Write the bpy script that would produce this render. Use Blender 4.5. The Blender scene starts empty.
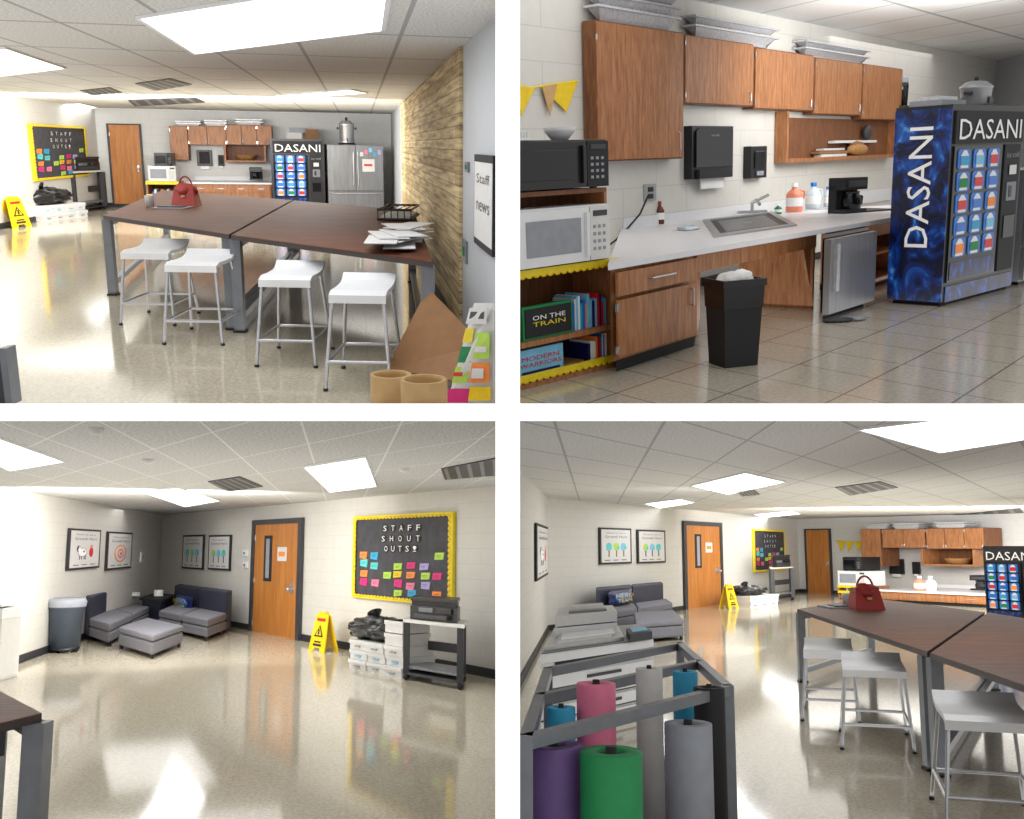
import bpy, math, random
from mathutils import Vector, Matrix, noise
random.seed(4)
F=1000.0; H=1.65
scn=bpy.context.scene
scn.view_settings.view_transform='Standard'
scn.view_settings.exposure=0.32
TH=math.atan((545-409.5)/F)
cR=Vector((1,0,0)); cF=Vector((0,math.cos(TH),math.sin(TH))); cD=Vector((0,math.sin(TH),-math.cos(TH)))
EYE=Vector((0,0,H))
cam=bpy.data.cameras.new('camera'); cam.sensor_width=36; cam.lens=36*F/1024; cam.clip_end=300
co=bpy.data.objects.new('camera',cam); scn.collection.objects.link(co)
co.location=EYE; co.rotation_euler=(math.pi/2+TH,0,0); scn.camera=co
def raydir(px,py): return cR*(px-512)+cD*(py-409.5)+cF*F
# ------------------------------------------------------------ room frames
class Room:
    def __init__(s,h,xc,vx,C):
        dz=-h/(F*(1+vx*xc/F/F)); dx=vx*dz/F
        d=(cR*dx+cD+cF*dz).normalized()
        Z=-d; Y=(cF-Z*cF.dot(Z)).normalized(); X=Y.cross(Z)
        s.X,s.Y,s.Z,s.C=X,Y,Z,C
        O=EYE-Z*H
        s.M=Matrix(((X.x,Y.x,Z.x,O.x),(X.y,Y.y,Z.y,O.y),(X.z,Y.z,Z.z,O.z),(0,0,0,1)))
    def ray(s,px,py):
        d=raydir(px,py); return Vector((d.dot(s.X),d.dot(s.Y),d.dot(s.Z)))
    def pt(s,px,py,z=0.0):
        v=s.ray(px,py); t=(z-H)/v.z
        return Vector((v.x*t,v.y*t,z))
    def at(s,px,py,Y):
        v=s.ray(px,py); t=Y/v.y
        return Vector((v.x*t,Y,H+v.z*t))
class Pl:
    def __init__(s,S,a,b):
        s.S=S; s.a=Vector((a.x,a.y,0)); d=Vector((b.x-a.x,b.y-a.y,0)); s.len=d.length; s.u=d.normalized()
        s.n=Vector((-s.u.y,s.u.x,0))
    def off(s,o):
        q=Pl(s.S,s.a-s.n*o,s.a-s.n*o+s.u*s.len); return q
    def tz(s,px,py):
        v=s.S.ray(px,py); t=(s.a.dot(s.n))/(v.dot(s.n))
        P=Vector((v.x*t,v.y*t,H+v.z*t)); return (P-s.a).dot(s.u),P.z
    def mat(s,t=0,y=0,z=0):
        return s.S.M@Matrix.Translation(s.a+s.u*t+s.n*y+Vector((0,0,z)))@Matrix.Rotation(math.atan2(s.u.y,s.u.x),4,'Z')
    def R(s,x0,y0,x1,y1,y=0):
        t0=s.tz(x0,(y0+y1)/2)[0]; t1=s.tz(x1,(y0+y1)/2)[0]
        zt=s.tz((x0+x1)/2,y0)[1]; zb=s.tz((x0+x1)/2,y1)[1]
        return s.mat(t0,y,zb),t1-t0,zt-zb
def front(S,a,b,ytop,z=0.0):
    A=S.pt(a[0],a[1],z); Bq=S.pt(b[0],b[1],z); pl=Pl(S,A,Bq)
    zz=pl.tz((a[0]+b[0])/2,ytop)[1]
    return pl.mat(0,0,z),pl.len,zz-z
# ------------------------------------------------------------ materials
def lin(c):
    o=[]
    for v in c:
        v/=255.0; o.append(v/12.92 if v<=0.04045 else ((v+0.055)/1.055)**2.4)
    return o+[1.0]
def base(name):
    m=bpy.data.materials.new(name); m.use_nodes=True; nt=m.node_tree
    return m,nt,nt.nodes['Principled BSDF']
def M(name,c,rough=.5,metal=0,var=.08,scale=12,bump=0,stretch=(1,1,1),em=0,spec=.5):
    m,nt,p=base(name); n=nt.nodes; l=nt.links
    tc=n.new('ShaderNodeTexCoord'); mp=n.new('ShaderNodeMapping'); mp.inputs['Scale'].default_value=stretch
    l.new(tc.outputs['Object'],mp.inputs[0])
    nz=n.new('ShaderNodeTexNoise'); nz.inputs['Scale'].default_value=scale; nz.inputs['Detail'].default_value=4
    l.new(mp.outputs[0],nz.inputs['Vector'])
    cr=n.new('ShaderNodeValToRGB'); C=lin(c)
    cr.color_ramp.elements[0].position=.3; cr.color_ramp.elements[1].position=.7
    cr.color_ramp.elements[0].color=[max(0,x*(1-var)) for x in C[:3]]+[1]
    cr.color_ramp.elements[1].color=[min(1,x*(1+var)) for x in C[:3]]+[1]
    l.new(nz.outputs['Fac'],cr.inputs[0]); l.new(cr.outputs[0],p.inputs['Base Color'])
    p.inputs['Roughness'].default_value=rough; p.inputs['Metallic'].default_value=metal; p.inputs['Specular IOR Level'].default_value=spec
    if em:
        p.inputs['Emission Color'].default_value=C; p.inputs['Emission Strength'].default_value=em
    if bump:
        b=n.new('ShaderNodeBump'); b.inputs['Strength'].default_value=bump; b.inputs['Distance'].default_value=.02
        l.new(nz.outputs['Fac'],b.inputs['Height']); l.new(b.outputs[0],p.inputs['Normal'])
    return m
def gridmat(name,c,cl,va,vb,wa,wb,rough,speck=.1,sscale=60,spec=.5,offs=0.0):
    m,nt,p=base(name); n=nt.nodes; l=nt.links
    tc=n.new('ShaderNodeTexCoord')
    def dot(v):
        d=n.new('ShaderNodeVectorMath'); d.operation='DOT_PRODUCT'; d.inputs[1].default_value=v
        l.new(tc.outputs['Object'],d.inputs[0]); return d.outputs['Value']
    def math_(op,a,b=None):
        q=n.new('ShaderNodeMath'); q.operation=op
        if isinstance(a,(int,float)): q.inputs[0].default_value=a
        else: l.new(a,q.inputs[0])
        if b is not None:
            if isinstance(b,(int,float)): q.inputs[1].default_value=b
            else: l.new(b,q.inputs[1])
        return q.outputs[0]
    A=dot(va); Bv=dot(vb)
    if offs:
        row=math_('FLOOR',Bv); A=math_('ADD',A,math_('MULTIPLY',math_('MODULO',math_('ABSOLUTE',row),2.0),offs))
    la=math_('LESS_THAN',math_('FRACT',A),wa); lb=math_('LESS_THAN',math_('FRACT',Bv),wb)
    ln=math_('MAXIMUM',la,lb)
    nz=n.new('ShaderNodeTexNoise'); nz.inputs['Scale'].default_value=sscale; nz.inputs['Detail'].default_value=3
    l.new(tc.outputs['Object'],nz.inputs['Vector'])
    cr=n.new('ShaderNodeValToRGB'); C=lin(c); cr.color_ramp.elements[0].position=.38; cr.color_ramp.elements[1].position=.6
    cr.color_ramp.elements[0].color=[x*(1-speck) for x in C[:3]]+[1]
    cr.color_ramp.elements[1].color=[min(1,x*(1+speck*.5)) for x in C[:3]]+[1]
    l.new(nz.outputs['Fac'],cr.inputs[0])
    mx=n.new('ShaderNodeMix'); mx.data_type='RGBA'; l.new(ln,mx.inputs[0]); l.new(cr.outputs[0],mx.inputs[6]); mx.inputs[7].default_value=lin(cl)
    l.new(mx.outputs[2],p.inputs['Base Color'])
    p.inputs['Roughness'].default_value=rough; p.inputs['Specular IOR Level'].default_value=spec
    return m
def woodmat(name,c1,c2,stretch,rough=.45,scale=6,spec=.35):
    m,nt,p=base(name); n=nt.nodes; l=nt.links
    tc=n.new('ShaderNodeTexCoord'); mp=n.new('ShaderNodeMapping'); mp.inputs['Scale'].default_value=stretch
    l.new(tc.outputs['Object'],mp.inputs[0])
    nz=n.new('ShaderNodeTexNoise'); nz.inputs['Scale'].default_value=scale; nz.inputs['Detail'].default_value=8; nz.inputs['Roughness'].default_value=.65; nz.inputs['Distortion'].default_value=.4
    l.new(mp.outputs[0],nz.inputs['Vector'])
    cr=n.new('ShaderNodeValToRGB'); cr.color_ramp.elements[0].position=.35; cr.color_ramp.elements[1].position=.68
    cr.color_ramp.elements[0].color=lin(c1); cr.color_ramp.elements[1].color=lin(c2)
    l.new(nz.outputs['Fac'],cr.inputs[0]); l.new(cr.outputs[0],p.inputs['Base Color'])
    p.inputs['Roughness'].default_value=rough; p.inputs['Specular IOR Level'].default_value=spec
    return m
K={}
K['white']=M('white_paint',(244,244,244),.6,var=.01)
K['trimwhite']=M('self_glowing_white_trim',(255,255,255),.7,var=0,em=.5)  # divider front glows by itself to read white; nothing lights it from behind
K['black']=M('black_plastic',(22,22,25),.35)
K['matte_black']=M('matte_black',(30,30,33),.7)
K['dark']=M('dark_grey',(55,56,60),.5)
K['rubber']=M('baseboard_black',(38,38,42),.6)
K['steel']=M('brushed_steel',(170,171,174),.38,.4,var=.12,scale=8,stretch=(30,30,.6))
K['steeldark']=M('stainless_door',(132,133,136),.34,.6,var=.15,scale=6,stretch=(4,4,.3))
K['chrome']=M('chrome',(196,197,202),.25,.7)
K['foil']=M('foil',(196,196,200),.35,.25,var=.15,scale=30,bump=.4)
K['greymetal']=M('grey_metal',(118,121,127),.4,.2)
K['plasticwhite']=M('white_plastic',(226,227,229),.4,var=.02)
K['offwhite']=M('office_machine_white',(214,213,210),.45,var=.03)
K['cab']=woodmat('oak_cabinet',(140,89,54),(184,128,84),(5,5,.7),.4,5)
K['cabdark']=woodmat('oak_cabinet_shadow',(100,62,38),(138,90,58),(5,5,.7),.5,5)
K['door']=woodmat('door_veneer',(172,106,46),(202,136,68),(4,4,.4),.4,3)
K['table']=woodmat('walnut_laminate',(64,34,23),(124,75,51),(.6,7,7),.5,5,.12)
K['tableedge']=M('table_edge',(46,28,24),.4)
K['yellow']=M('yellow_trim',(232,208,30),.5)
K['signyellow']=M('safety_yellow',(236,200,10),.4)
K['chalk']=M('chalkboard',(62,62,68),.7,var=.3,scale=6)
K['bag']=M('bin_bag',(20,20,24),.25,var=.2)
K['red']=M('red_leather',(160,38,32),.45)
K['redc']=M('red_card',(206,30,36),.4)
K['blue']=M('bright_blue',(26,110,200),.35)
K['navy']=M('navy',(14,26,84),.3)
K['cyan']=M('cyan_paper',(52,160,202),.6)
K['green']=M('green_paper',(18,130,72),.6)
K['pink']=M('pink_paper',(230,122,154),.6)
K['purple']=M('purple_paper',(104,76,132),.6)
K['greyroll']=M('grey_paper',(146,150,158),.6)
K['kraft']=M('kraft_paper',(196,160,108),.7)
K['card']=M('cardboard',(146,106,70),.8)
K['box']=M('paper_box',(214,213,211),.6,var=.04)
K['sofa']=M('sofa_fabric',(112,112,120),.9,var=.22,scale=40)
K['sofab']=M('sofa_back_vinyl',(38,42,62),.55)
K['laminate']=M('worktop_laminate',(226,227,231),.3,var=.02,spec=.3)
K['bin']=M('bin_slate',(70,80,94),.5)
K['lime']=M('lime_note',(178,214,80),.6)
K['orange']=M('orange_note',(240,140,60),.6)
K['teal']=M('teal_note',(90,196,196),.6)
K['lav']=M('lavender_note',(176,160,214),.6)
K['magenta']=M('magenta',(214,36,120),.6)
K['basket']=M('wicker',(168,122,70),.8,var=.3,scale=30)
K['amber']=M('amber_glass',(96,48,18),.15)
K['peach']=M('peach_liquid',(236,140,110),.3)
K['clear']=M('clear_jug',(206,220,230),.2)
K['glass']=M('dark_glass',(14,16,20),.12)
K['ledlight']=M('light_diffuser',(250,252,255),.5,em=3.2,var=0)
K['skyblue']=M('sky_blue',(120,190,225),.5)
def splash():
    m,nt,p=base('blue_water_splash'); n=nt.nodes; l=nt.links
    tc=n.new('ShaderNodeTexCoord'); mp=n.new('ShaderNodeMapping'); mp.inputs['Scale'].default_value=(1.5,1.5,1.0); mp.inputs['Rotation'].default_value=(0,.6,0)
    l.new(tc.outputs['Object'],mp.inputs[0]); nz=n.new('ShaderNodeTexNoise'); nz.inputs['Scale'].default_value=2.0; nz.inputs['Detail'].default_value=8; nz.inputs['Distortion'].default_value=2.6
    l.new(mp.outputs[0],nz.inputs['Vector']); cr=n.new('ShaderNodeValToRGB'); e=cr.color_ramp.elements
    e[0].position=.42; e[0].color=lin((6,14,48)); e[1].position=.76; e[1].color=lin((130,190,235))
    a=e.new(.55); a.color=lin((14,44,116)); a=e.new(.65); a.color=lin((26,92,180))
    l.new(nz.outputs['Fac'],cr.inputs[0]); l.new(cr.outputs[0],p.inputs['Base Color']); p.inputs['Roughness'].default_value=.25
    return m
K['splash']=splash()
def planks():
    m,nt,p=base('rustic_planks'); n=nt.nodes; l=nt.links
    tc=n.new('ShaderNodeTexCoord'); sp=n.new('ShaderNodeSeparateXYZ'); cb=n.new('ShaderNodeCombineXYZ')
    l.new(tc.outputs['Object'],sp.inputs[0]); l.new(sp.outputs[0],cb.inputs[0]); l.new(sp.outputs[2],cb.inputs[1])
    bk=n.new('ShaderNodeTexBrick'); bk.inputs['Scale'].default_value=1; bk.inputs['Brick Width'].default_value=11; bk.inputs['Row Height'].default_value=.1
    bk.inputs['Mortar Size'].default_value=.0035; bk.inputs['Color1'].default_value=lin((214,194,152)); bk.inputs['Color2'].default_value=lin((170,146,106)); bk.inputs['Mortar'].default_value=lin((120,98,68))
    l.new(cb.outputs[0],bk.inputs['Vector'])
    mp=n.new('ShaderNodeMapping'); mp.inputs['Scale'].default_value=(.35,1,7); l.new(tc.outputs['Object'],mp.inputs[0])
    nz=n.new('ShaderNodeTexNoise'); nz.inputs['Scale'].default_value=3; nz.inputs['Detail'].default_value=8; l.new(mp.outputs[0],nz.inputs['Vector'])
    cr=n.new('ShaderNodeValToRGB'); cr.color_ramp.elements[0].position=.35; cr.color_ramp.elements[0].color=(.52,.47,.4,1); cr.color_ramp.elements[1].position=.6; cr.color_ramp.elements[1].color=(1.15,1.15,1.1,1); l.new(nz.outputs['Fac'],cr.inputs[0])
    mx=n.new('ShaderNodeMix'); mx.data_type='RGBA'; mx.blend_type='MULTIPLY'; mx.inputs[0].default_value=1
    l.new(bk.outputs[0],mx.inputs[6]); l.new(cr.outputs[0],mx.inputs[7]); l.new(mx.outputs[2],p.inputs['Base Color']); p.inputs['Roughness'].default_value=.7
    return m
K['planks']=planks()
# ------------------------------------------------------------ mesh builder
class B:
    def __init__(s): s.v=[];s.f=[];s.m=[];s.sm=[];s.mats=[]
    def mi(s,m):
        if isinstance(m,str): m=K[m]
        if m not in s.mats: s.mats.append(m)
        return s.mats.index(m)
    def add(s,vs,fs,m,smooth=False):
        o=len(s.v); s.v+= [Vector(v) for v in vs]; i=s.mi(m)
        for f in fs: s.f.append([o+k for k in f]); s.m.append(i); s.sm.append(smooth)
        return s
    def box(s,x0,x1,y0,y1,z0,z1,m):
        return s.add([(x0,y0,z0),(x1,y0,z0),(x1,y1,z0),(x0,y1,z0),(x0,y0,z1),(x1,y0,z1),(x1,y1,z1),(x0,y1,z1)],
         [(0,3,2,1),(4,5,6,7),(0,1,5,4),(1,2,6,5),(2,3,7,6),(3,0,4,7)],m)
    def hexa(s,b,t,m):
        return s.add(list(b)+list(t),[(0,3,2,1),(4,5,6,7),(0,1,5,4),(1,2,6,5),(2,3,7,6),(3,0,4,7)],m)
    def prism(s,pts,z0,z1,m):
        n=len(pts); return s.add([(p[0],p[1],z0) for p in pts]+[(p[0],p[1],z1) for p in pts],
            [list(range(n))[::-1],list(range(n,2*n))]+[(i,(i+1)%n,n+(i+1)%n,n+i) for i in range(n)],m)
    def prismY(s,pts,y0,y1,m):
        n=len(pts); return s.add([(p[0],y0,p[1]) for p in pts]+[(p[0],y1,p[1]) for p in pts],
            [list(range(n)),list(range(n,2*n))[::-1]]+[(i,n+i,n+(i+1)%n,(i+1)%n) for i in range(n)],m)
    def face(s,P0,P1,u0,u1,z0,z1,o0,o1,m):
        d=(P1-P0); d.z=0; n=Vector((d.y,-d.x,0)).normalized(); a=P0+d*u0; c=P0+d*u1
        return s.prism([a+n*o1,c+n*o1,c+n*o0,a+n*o0],z0,z1,m)
    def cyl(s,p0,p1,r,m,r1=None,n=14):
        p0=Vector(p0);p1=Vector(p1); r1=r if r1 is None else r1
        d=(p1-p0).normalized(); a=d.orthogonal().normalized(); b=d.cross(a)
        vs=[p0+(a*math.cos(2*math.pi*i/n)+b*math.sin(2*math.pi*i/n))*r for i in range(n)]+[p1+(a*math.cos(2*math.pi*i/n)+b*math.sin(2*math.pi*i/n))*r1 for i in range(n)]
        s.add(vs,[(i,(i+1)%n,n+(i+1)%n,n+i) for i in range(n)],m,True)
        s.add(vs,[list(range(n))[::-1],list(range(n,2*n))],m); return s
    def tube(s,path,r,m,n=8):
        for i in range(len(path)-1): s.cyl(path[i],path[i+1],r,m,n=n)
        for q in path[1:-1]: s.ball(q,(r,r,r),m,6,8)
        return s
    def lathe(s,prof,c,m,n=24):
        vs=[];fs=[]
        for r,z in prof:
            for i in range(n): vs.append((c[0]+r*math.cos(2*math.pi*i/n),c[1]+r*math.sin(2*math.pi*i/n),c[2]+z))
        for k in range(len(prof)-1):
            for i in range(n): fs.append((k*n+i,k*n+(i+1)%n,(k+1)*n+(i+1)%n,(k+1)*n+i))
        return s.add(vs,fs,m,True)
    def ball(s,c,r,m,a=10,n=16,ns=0,seed=0):
        vs=[];fs=[]
        for k in range(a+1):
            ph=math.pi*k/a
            for i in range(n):
                th=2*math.pi*i/n; d=Vector((math.sin(ph)*math.cos(th),math.sin(ph)*math.sin(th),math.cos(ph)))
                q=1+ (ns*noise.noise(d*2.3+Vector((seed,seed*2,0)))+ns*.5*noise.noise(d*6+Vector((seed,3,0))) if ns else 0)
                vs.append((c[0]+r[0]*d.x*q,c[1]+r[1]*d.y*q,c[2]+r[2]*d.z*q))
        for k in range(a):
            for i in range(n): fs.append((k*n+i,k*n+(i+1)%n,(k+1)*n+(i+1)%n,(k+1)*n+i))
        return s.add(vs,fs,m,True)
    def text(s,t,x0,x1,z,hgt,y,m,fn=None):
        cu=bpy.data.curves.new('t','FONT'); cu.body=t; cu.size=1; cu.resolution_u=2
        o=bpy.data.objects.new('t',cu); scn.collection.objects.link(o)
        dg=bpy.context.evaluated_depsgraph_get(); me=bpy.data.meshes.new_from_object(o.evaluated_get(dg))
        if len(me.vertices):
            xs=[v.co.x for v in me.vertices]; ys=[v.co.y for v in me.vertices]; a,b=min(xs),max(xs); c,d=min(ys),max(ys)
            vs=[]
            for v in me.vertices:
                p=(v.co.x-a)/(b-a); q=(v.co.y-c)/(d-c)
                vs.append(fn(p,q) if fn else (x0+(x1-x0)*p,y,z+hgt*q))
            s.add(vs,[list(p.vertices) for p in me.polygons],m)
        bpy.data.objects.remove(o); bpy.data.meshes.remove(me); bpy.data.curves.remove(cu)
        return s
    def done(s,name,mat,bevel=0,recenter=True):
        xs=[v.x for v in s.v];ys=[v.y for v in s.v];zs=[v.z for v in s.v]
        o=Vector(((min(xs)+max(xs))/2,(min(ys)+max(ys))/2,min(zs)))
        me=bpy.data.meshes.new(name); me.from_pydata([v-o for v in s.v],[],s.f)
        for m in s.mats: me.materials.append(m)
        me.polygons.foreach_set('material_index',s.m); me.polygons.foreach_set('use_smooth',s.sm); me.update()
        ob=bpy.data.objects.new(name,me); scn.collection.objects.link(ob); ob.matrix_world=mat@Matrix.Translation(o)
        if bevel:
            md=ob.modifiers.new('bevel','BEVEL'); md.width=bevel; md.segments=2; md.limit_method='ANGLE'
        return ob
# ------------------------------------------------------------ rooms
S1=Room(143-409.5,247-512,-60,2.45)
S2=Room(158-409.5,772-512,170,3.62)
S3=Room(545-409.5,0,0,2.40)
S4=Room(545-409.5,0,0,2.57)
def covec(dA,dB,sa,sb):
    A=dA.normalized()*sa; Bq=dB.normalized()*sb; det=A.x*Bq.y-A.y*Bq.x
    return (Bq.y/det,-Bq.x/det,0),(-A.y/det,A.x/det,0)
def slab(S,name,pix,z,up,mat,th=.03):
    pts=[S.pt(px,py,z) for px,py in pix]
    b=B(); b.prism(pts,z if up else z-th,z+th if up else z,mat); return b.done(name,S.M)
def wall(S,name,a,b,mat,th=.04,base_=True,side='side',top=None):
    p=Pl(S,S.pt(*a),S.pt(*b)); C=top or S.C
    q=B(); q.box(0,p.len,0,th,0,C,mat); q.done(name,p.mat())
    if base_:
        q=B(); q.box(0,p.len,-.02,0,0,.11,'rubber'); q.box(0,p.len,-.03,-.0,0,.02,'rubber'); q.done('baseboard_'+side,p.mat())
    return p
def light(S,pix,name='ceiling_light'):
    pts=[S.pt(px,py,S.C) for px,py in pix]; c=sum(pts,Vector())/4
    b=B(); b.prism(pts,S.C-.012,S.C-.002,'ledlight')
    n=4
    outer=[c+(p-c)*1.04 for p in pts]
    for i in range(n):
        j=(i+1)%n; b.prism([outer[i],outer[j],pts[j],pts[i]],S.C-.02,S.C-.002,'white')
    b.done(name,S.M)
def vent(S,pix):
    pts=[S.pt(px,py,S.C) for px,py in pix]
    b=B(); b.prism(pts,S.C-.012,S.C-.002,'dark')
    for k in range(5):
        f=(k+.25)/5; g=(k+.55)/5
        b.prism([pts[0].lerp(pts[3],f),pts[1].lerp(pts[2],f),pts[1].lerp(pts[2],g),pts[0].lerp(pts[3],g)],S.C-.016,S.C-.012,'greymetal')
    b.done('ceiling_air_vent',S.M)
def pp(px,py,D): 
    v=raydir(px,py); return EYE+v*(D/F)
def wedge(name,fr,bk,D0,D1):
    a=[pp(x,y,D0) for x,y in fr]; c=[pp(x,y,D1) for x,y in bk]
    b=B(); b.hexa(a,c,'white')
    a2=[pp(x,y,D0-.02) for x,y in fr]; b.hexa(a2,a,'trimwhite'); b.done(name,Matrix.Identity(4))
wedge('added_divider_upright',[(495.5,-300),(520,-300),(520,1150),(495.5,1150)],[(505,-300),(510,-300),(510,1150),(505,1150)],3.3,40)  # added dividers forming the white gaps; they also block light between rooms
wedge('added_divider_level',[(-350,403.5),(1374,403.5),(1374,421),(-350,421)],[(-350,410),(1374,410),(1374,413),(-350,413)],3.301,40)

# ============================================================ generic objects
def door(fr,w,h,window=False,flip=False):
    b=B(); t=.07*w
    b.box(-t,0,-.06,.0,0,h+t*.6,'dark'); b.box(w,w+t,-.06,.0,0,h+t*.6,'dark'); b.box(0,w,-.06,0,h,h+t*.6,'dark')
    b.box(0,w,-.035,-.005,0.02,h,'door')
    if window:
        x0,x1=w*.24,w*.42; z0,z1=h*.5,h*.9
        b.box(x0,x1,-.045,-.036,z0,z1,'matte_black'); b.box(x0+w*.05,x1-w*.05,-.05,-.046,z0+.06,z1-.06,'greyroll')
        b.box(w*.55,w*.75,-.042,-.036,h*.68,h*.8,'box'); b.box(w*.58,w*.72,-.044,-.042,h*.72,h*.76,'orange')
    kx=w*.9 if not flip else w*.1
    b.box(kx-.05*w,kx+.02*w,-.05,-.036,h*.42,h*.5,'chrome'); b.cyl((kx,-.05,h*.45),(kx,-.12,h*.45),.02,'chrome'); b.ball((kx,-.13,h*.45),(.045,.03,.035),'chrome')
    for k in (.12,.5,.88): b.box(-.01*w if not flip else w*.99,.01*w if not flip else w*1.01,-.05,-.03,h*k-.05,h*k+.05,'chrome')
    return b.done('door_1' if window else 'door_2',fr)
def bulletin(fr,w,h,title=True):
    b=B(); e=.028*w; eh=.035*h; b.box(0,w,-.03,0,0,h,'chalk')
    for x0,x1,z0,z1 in ((-e,w+e,-eh,0),(-e,w+e,h,h+eh),(-e,0,0,h),(w,w+e,0,h)): b.box(x0,x1,-.05,0,z0,z1,'yellow')
    n=26
    for i in range(n):
        b.ball((w*(i+.5)/n,-.05,-.0),(w/n*.5,.012,eh*.5),'signyellow',5,8); b.ball((w*(i+.5)/n,-.05,h),(w/n*.5,.012,eh*.5),'signyellow',5,8)
    for i in range(16):
        b.ball((0,-.05,h*(i+.5)/16),(e*.5,.012,h/16*.5),'signyellow',5,8); b.ball((w,-.05,h*(i+.5)/16),(e*.5,.012,h/16*.5),'signyellow',5,8)
    for word,x0,x1,z in (('STAFF',.3,.74,.83),('SHOUT',.28,.74,.7),('OUTS!',.32,.7,.575)):
        for i,ch in enumerate(word):
            xx=w*(x0+(x1-x0)*(i+.5)/5); b.ball((xx,-.032,h*(z+.035)),(w*.034,.004,h*.052),'matte_black',6,12); b.text(ch,xx-w*.018,xx+w*.018,h*z,h*.07,-.038,'white')
    cs=['lime','orange','teal','lav','pink','signyellow','cyan','magenta']
    rnd=random.Random(7)
    for r in range(5):
        for c in range(7):
            if rnd.random()<.22: continue
            if r==0 and 1<c<5: continue
            x=w*(.06+.13*c+rnd.uniform(-.01,.02)); z=h*(.5-.115*r+rnd.uniform(-.02,.02))-h*.02
            if z<0.02*h: continue
            ww=w*.08; b.prismY([(x,z),(x+ww,z+rnd.uniform(-.02,.02)*h),(x+ww+.01*w,z+h*.085),(x+.005*w,z+h*.08)],-.04,-.032,rnd.choice(cs))
            b.box(x+ww*.2,x+ww*.8,-.042,-.04,z+h*.045,z+h*.05,'dark'); b.box(x+ww*.2,x+ww*.7,-.042,-.04,z+h*.028,z+h*.032,'dark')
    return b.done('bulletin_board',fr)
def poster(fr,w,h,kind):
    b=B(); e=.05*w; eh=.05*h; b.box(0,w,-.03,0,0,h,'matte_black'); b.box(e,w-e,-.036,-.03,eh,h-eh,'box')
    b.text('How to be a',w*.2,w*.8,h*.84,h*.04,-.038,'dark'); b.text('Growth Hero',w*.15,w*.85,h*.72,h*.07,-.038,'dark')
    E=lambda x,z,rx,rz,m,k=0: b.ball((w*x,-.037-.0015*k,h*z),(w*rx,.003,h*rz),m,6,18)
    if kind==1:
        E(.4,.42,.14,.11,'dark'); E(.4,.42,.13,.1,'white',1); E(.29,.5,.07,.08,'dark',0); E(.3,.5,.05,.06,'white',1); E(.26,.54,.025,.05,'dark',2); E(.44,.44,.03,.03,'dark',2)
        for x in (.32,.38,.46,.5): b.box(w*(x-.012),w*(x+.012),-.038,-.036,h*.24,h*.36,'dark')
        E(.68,.42,.07,.13,'redc'); E(.68,.56,.045,.05,'peach',1)
    elif kind==2:
        for k,(c,r) in enumerate((('orange',.24),('box',.2),('peach',.14),('box',.08),('redc',.04))): E(.5,.42,r,r,c,k)
    else:
        for i in range(3):
            c=['teal','lime','skyblue'][(i+kind)%3]; x=.27+.23*i
            b.box(w*(x-.018),w*(x+.018),-.038,-.036,h*.2,h*.42,'card' if kind==3 else 'dark'); E(x,.5,.09,.09,c); E(x-.03,.43,.06,.06,c,1); E(x+.04,.45,.05,.06,'teal',1)
    for i in range(3): b.box(w*(.14+.26*i),w*(.3+.26*i),-.038,-.036,h*.1,h*.12,'dark')
    return b.done('framed_poster',fr)
def wetsign(fr,w,h,d=.5):
    b=B(); t=.015
    for s in (0,1):
        y0=0 if s==0 else d; y1=d*.42 if s==0 else d*.58
        sg=1 if s==0 else -1
        def Q(x,z): 
            k=z/h; return (x,y0+(y1-y0)*k,z)
        ps=[(0,0),(w*.28,0),(w*.34,h*.1),(w*.66,h*.1),(w*.72,0),(w,0),(w*.86,h*.93),(w*.7,h),(w*.3,h),(w*.14,h*.93)]
        a=[Vector(Q(*p)) for p in ps]; c=[v+Vector((0,sg*t,0)) for v in a]; n=len(ps)
        b.add(a+c,[list(range(n)),list(range(n,2*n))[::-1]]+[(i,n+i,n+(i+1)%n,(i+1)%n) for i in range(n)],'signyellow')
        if s==0:
            o=Vector((0,-.006,0))
            for z0,z1,x0,x1,m in ((.78,.86,.24,.76,'redc'),(.14,.2,.25,.75,'matte_black'),(.23,.27,.3,.7,'matte_black')):
                b.add([Vector(Q(x0*w,z0*h))+o,Vector(Q(x1*w,z0*h))+o,Vector(Q(x1*w,z1*h))+o,Vector(Q(x0*w,z1*h))+o],[(0,1,2,3)],m)
            b.add([Vector(Q(.22*w,.38*h))+o,Vector(Q(.78*w,.38*h))+o,Vector(Q(.5*w,.7*h))+o],[(0,1,2)],'matte_black')
            o=Vector((0,-.01,0)); b.add([Vector(Q(.32*w,.42*h))+o,Vector(Q(.68*w,.42*h))+o,Vector(Q(.5*w,.63*h))+o],[(0,1,2)],'signyellow')
            o=Vector((0,-.014,0)); b.add([Vector(Q(.45*w,.44*h))+o,Vector(Q(.56*w,.44*h))+o,Vector(Q(.54*w,.58*h))+o,Vector(Q(.46*w,.58*h))+o],[(0,1,2,3)],'matte_black')
    b.box(w*.3,w*.7,d*.36,d*.64,h*.97,h*1.02,'signyellow')
    return b.done('wet_floor_sign',fr)
def boxstack(fr,w,h,d,cols,rows):
    b=B(); bw=w/cols; bh=h/rows; rnd=random.Random(3)
    for c in range(cols):
        for r in range(rows):
            j=rnd.uniform(0,.05)
            b.box(c*bw+.01,(c+1)*bw-.01,j,d+j,r*bh,(r+.62)*bh,'box'); b.box(c*bw,(c+1)*bw-.002,j-.015,d+j+.01,(r+.6)*bh,(r+.97)*bh,'box')
            b.box(c*bw+bw*.35,c*bw+bw*.65,j-.02,j,(r+.3)*bh,(r+.42)*bh,'skyblue' if r%2 else 'greyroll')
    return b.done('stacked_paper_boxes',fr)
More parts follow.
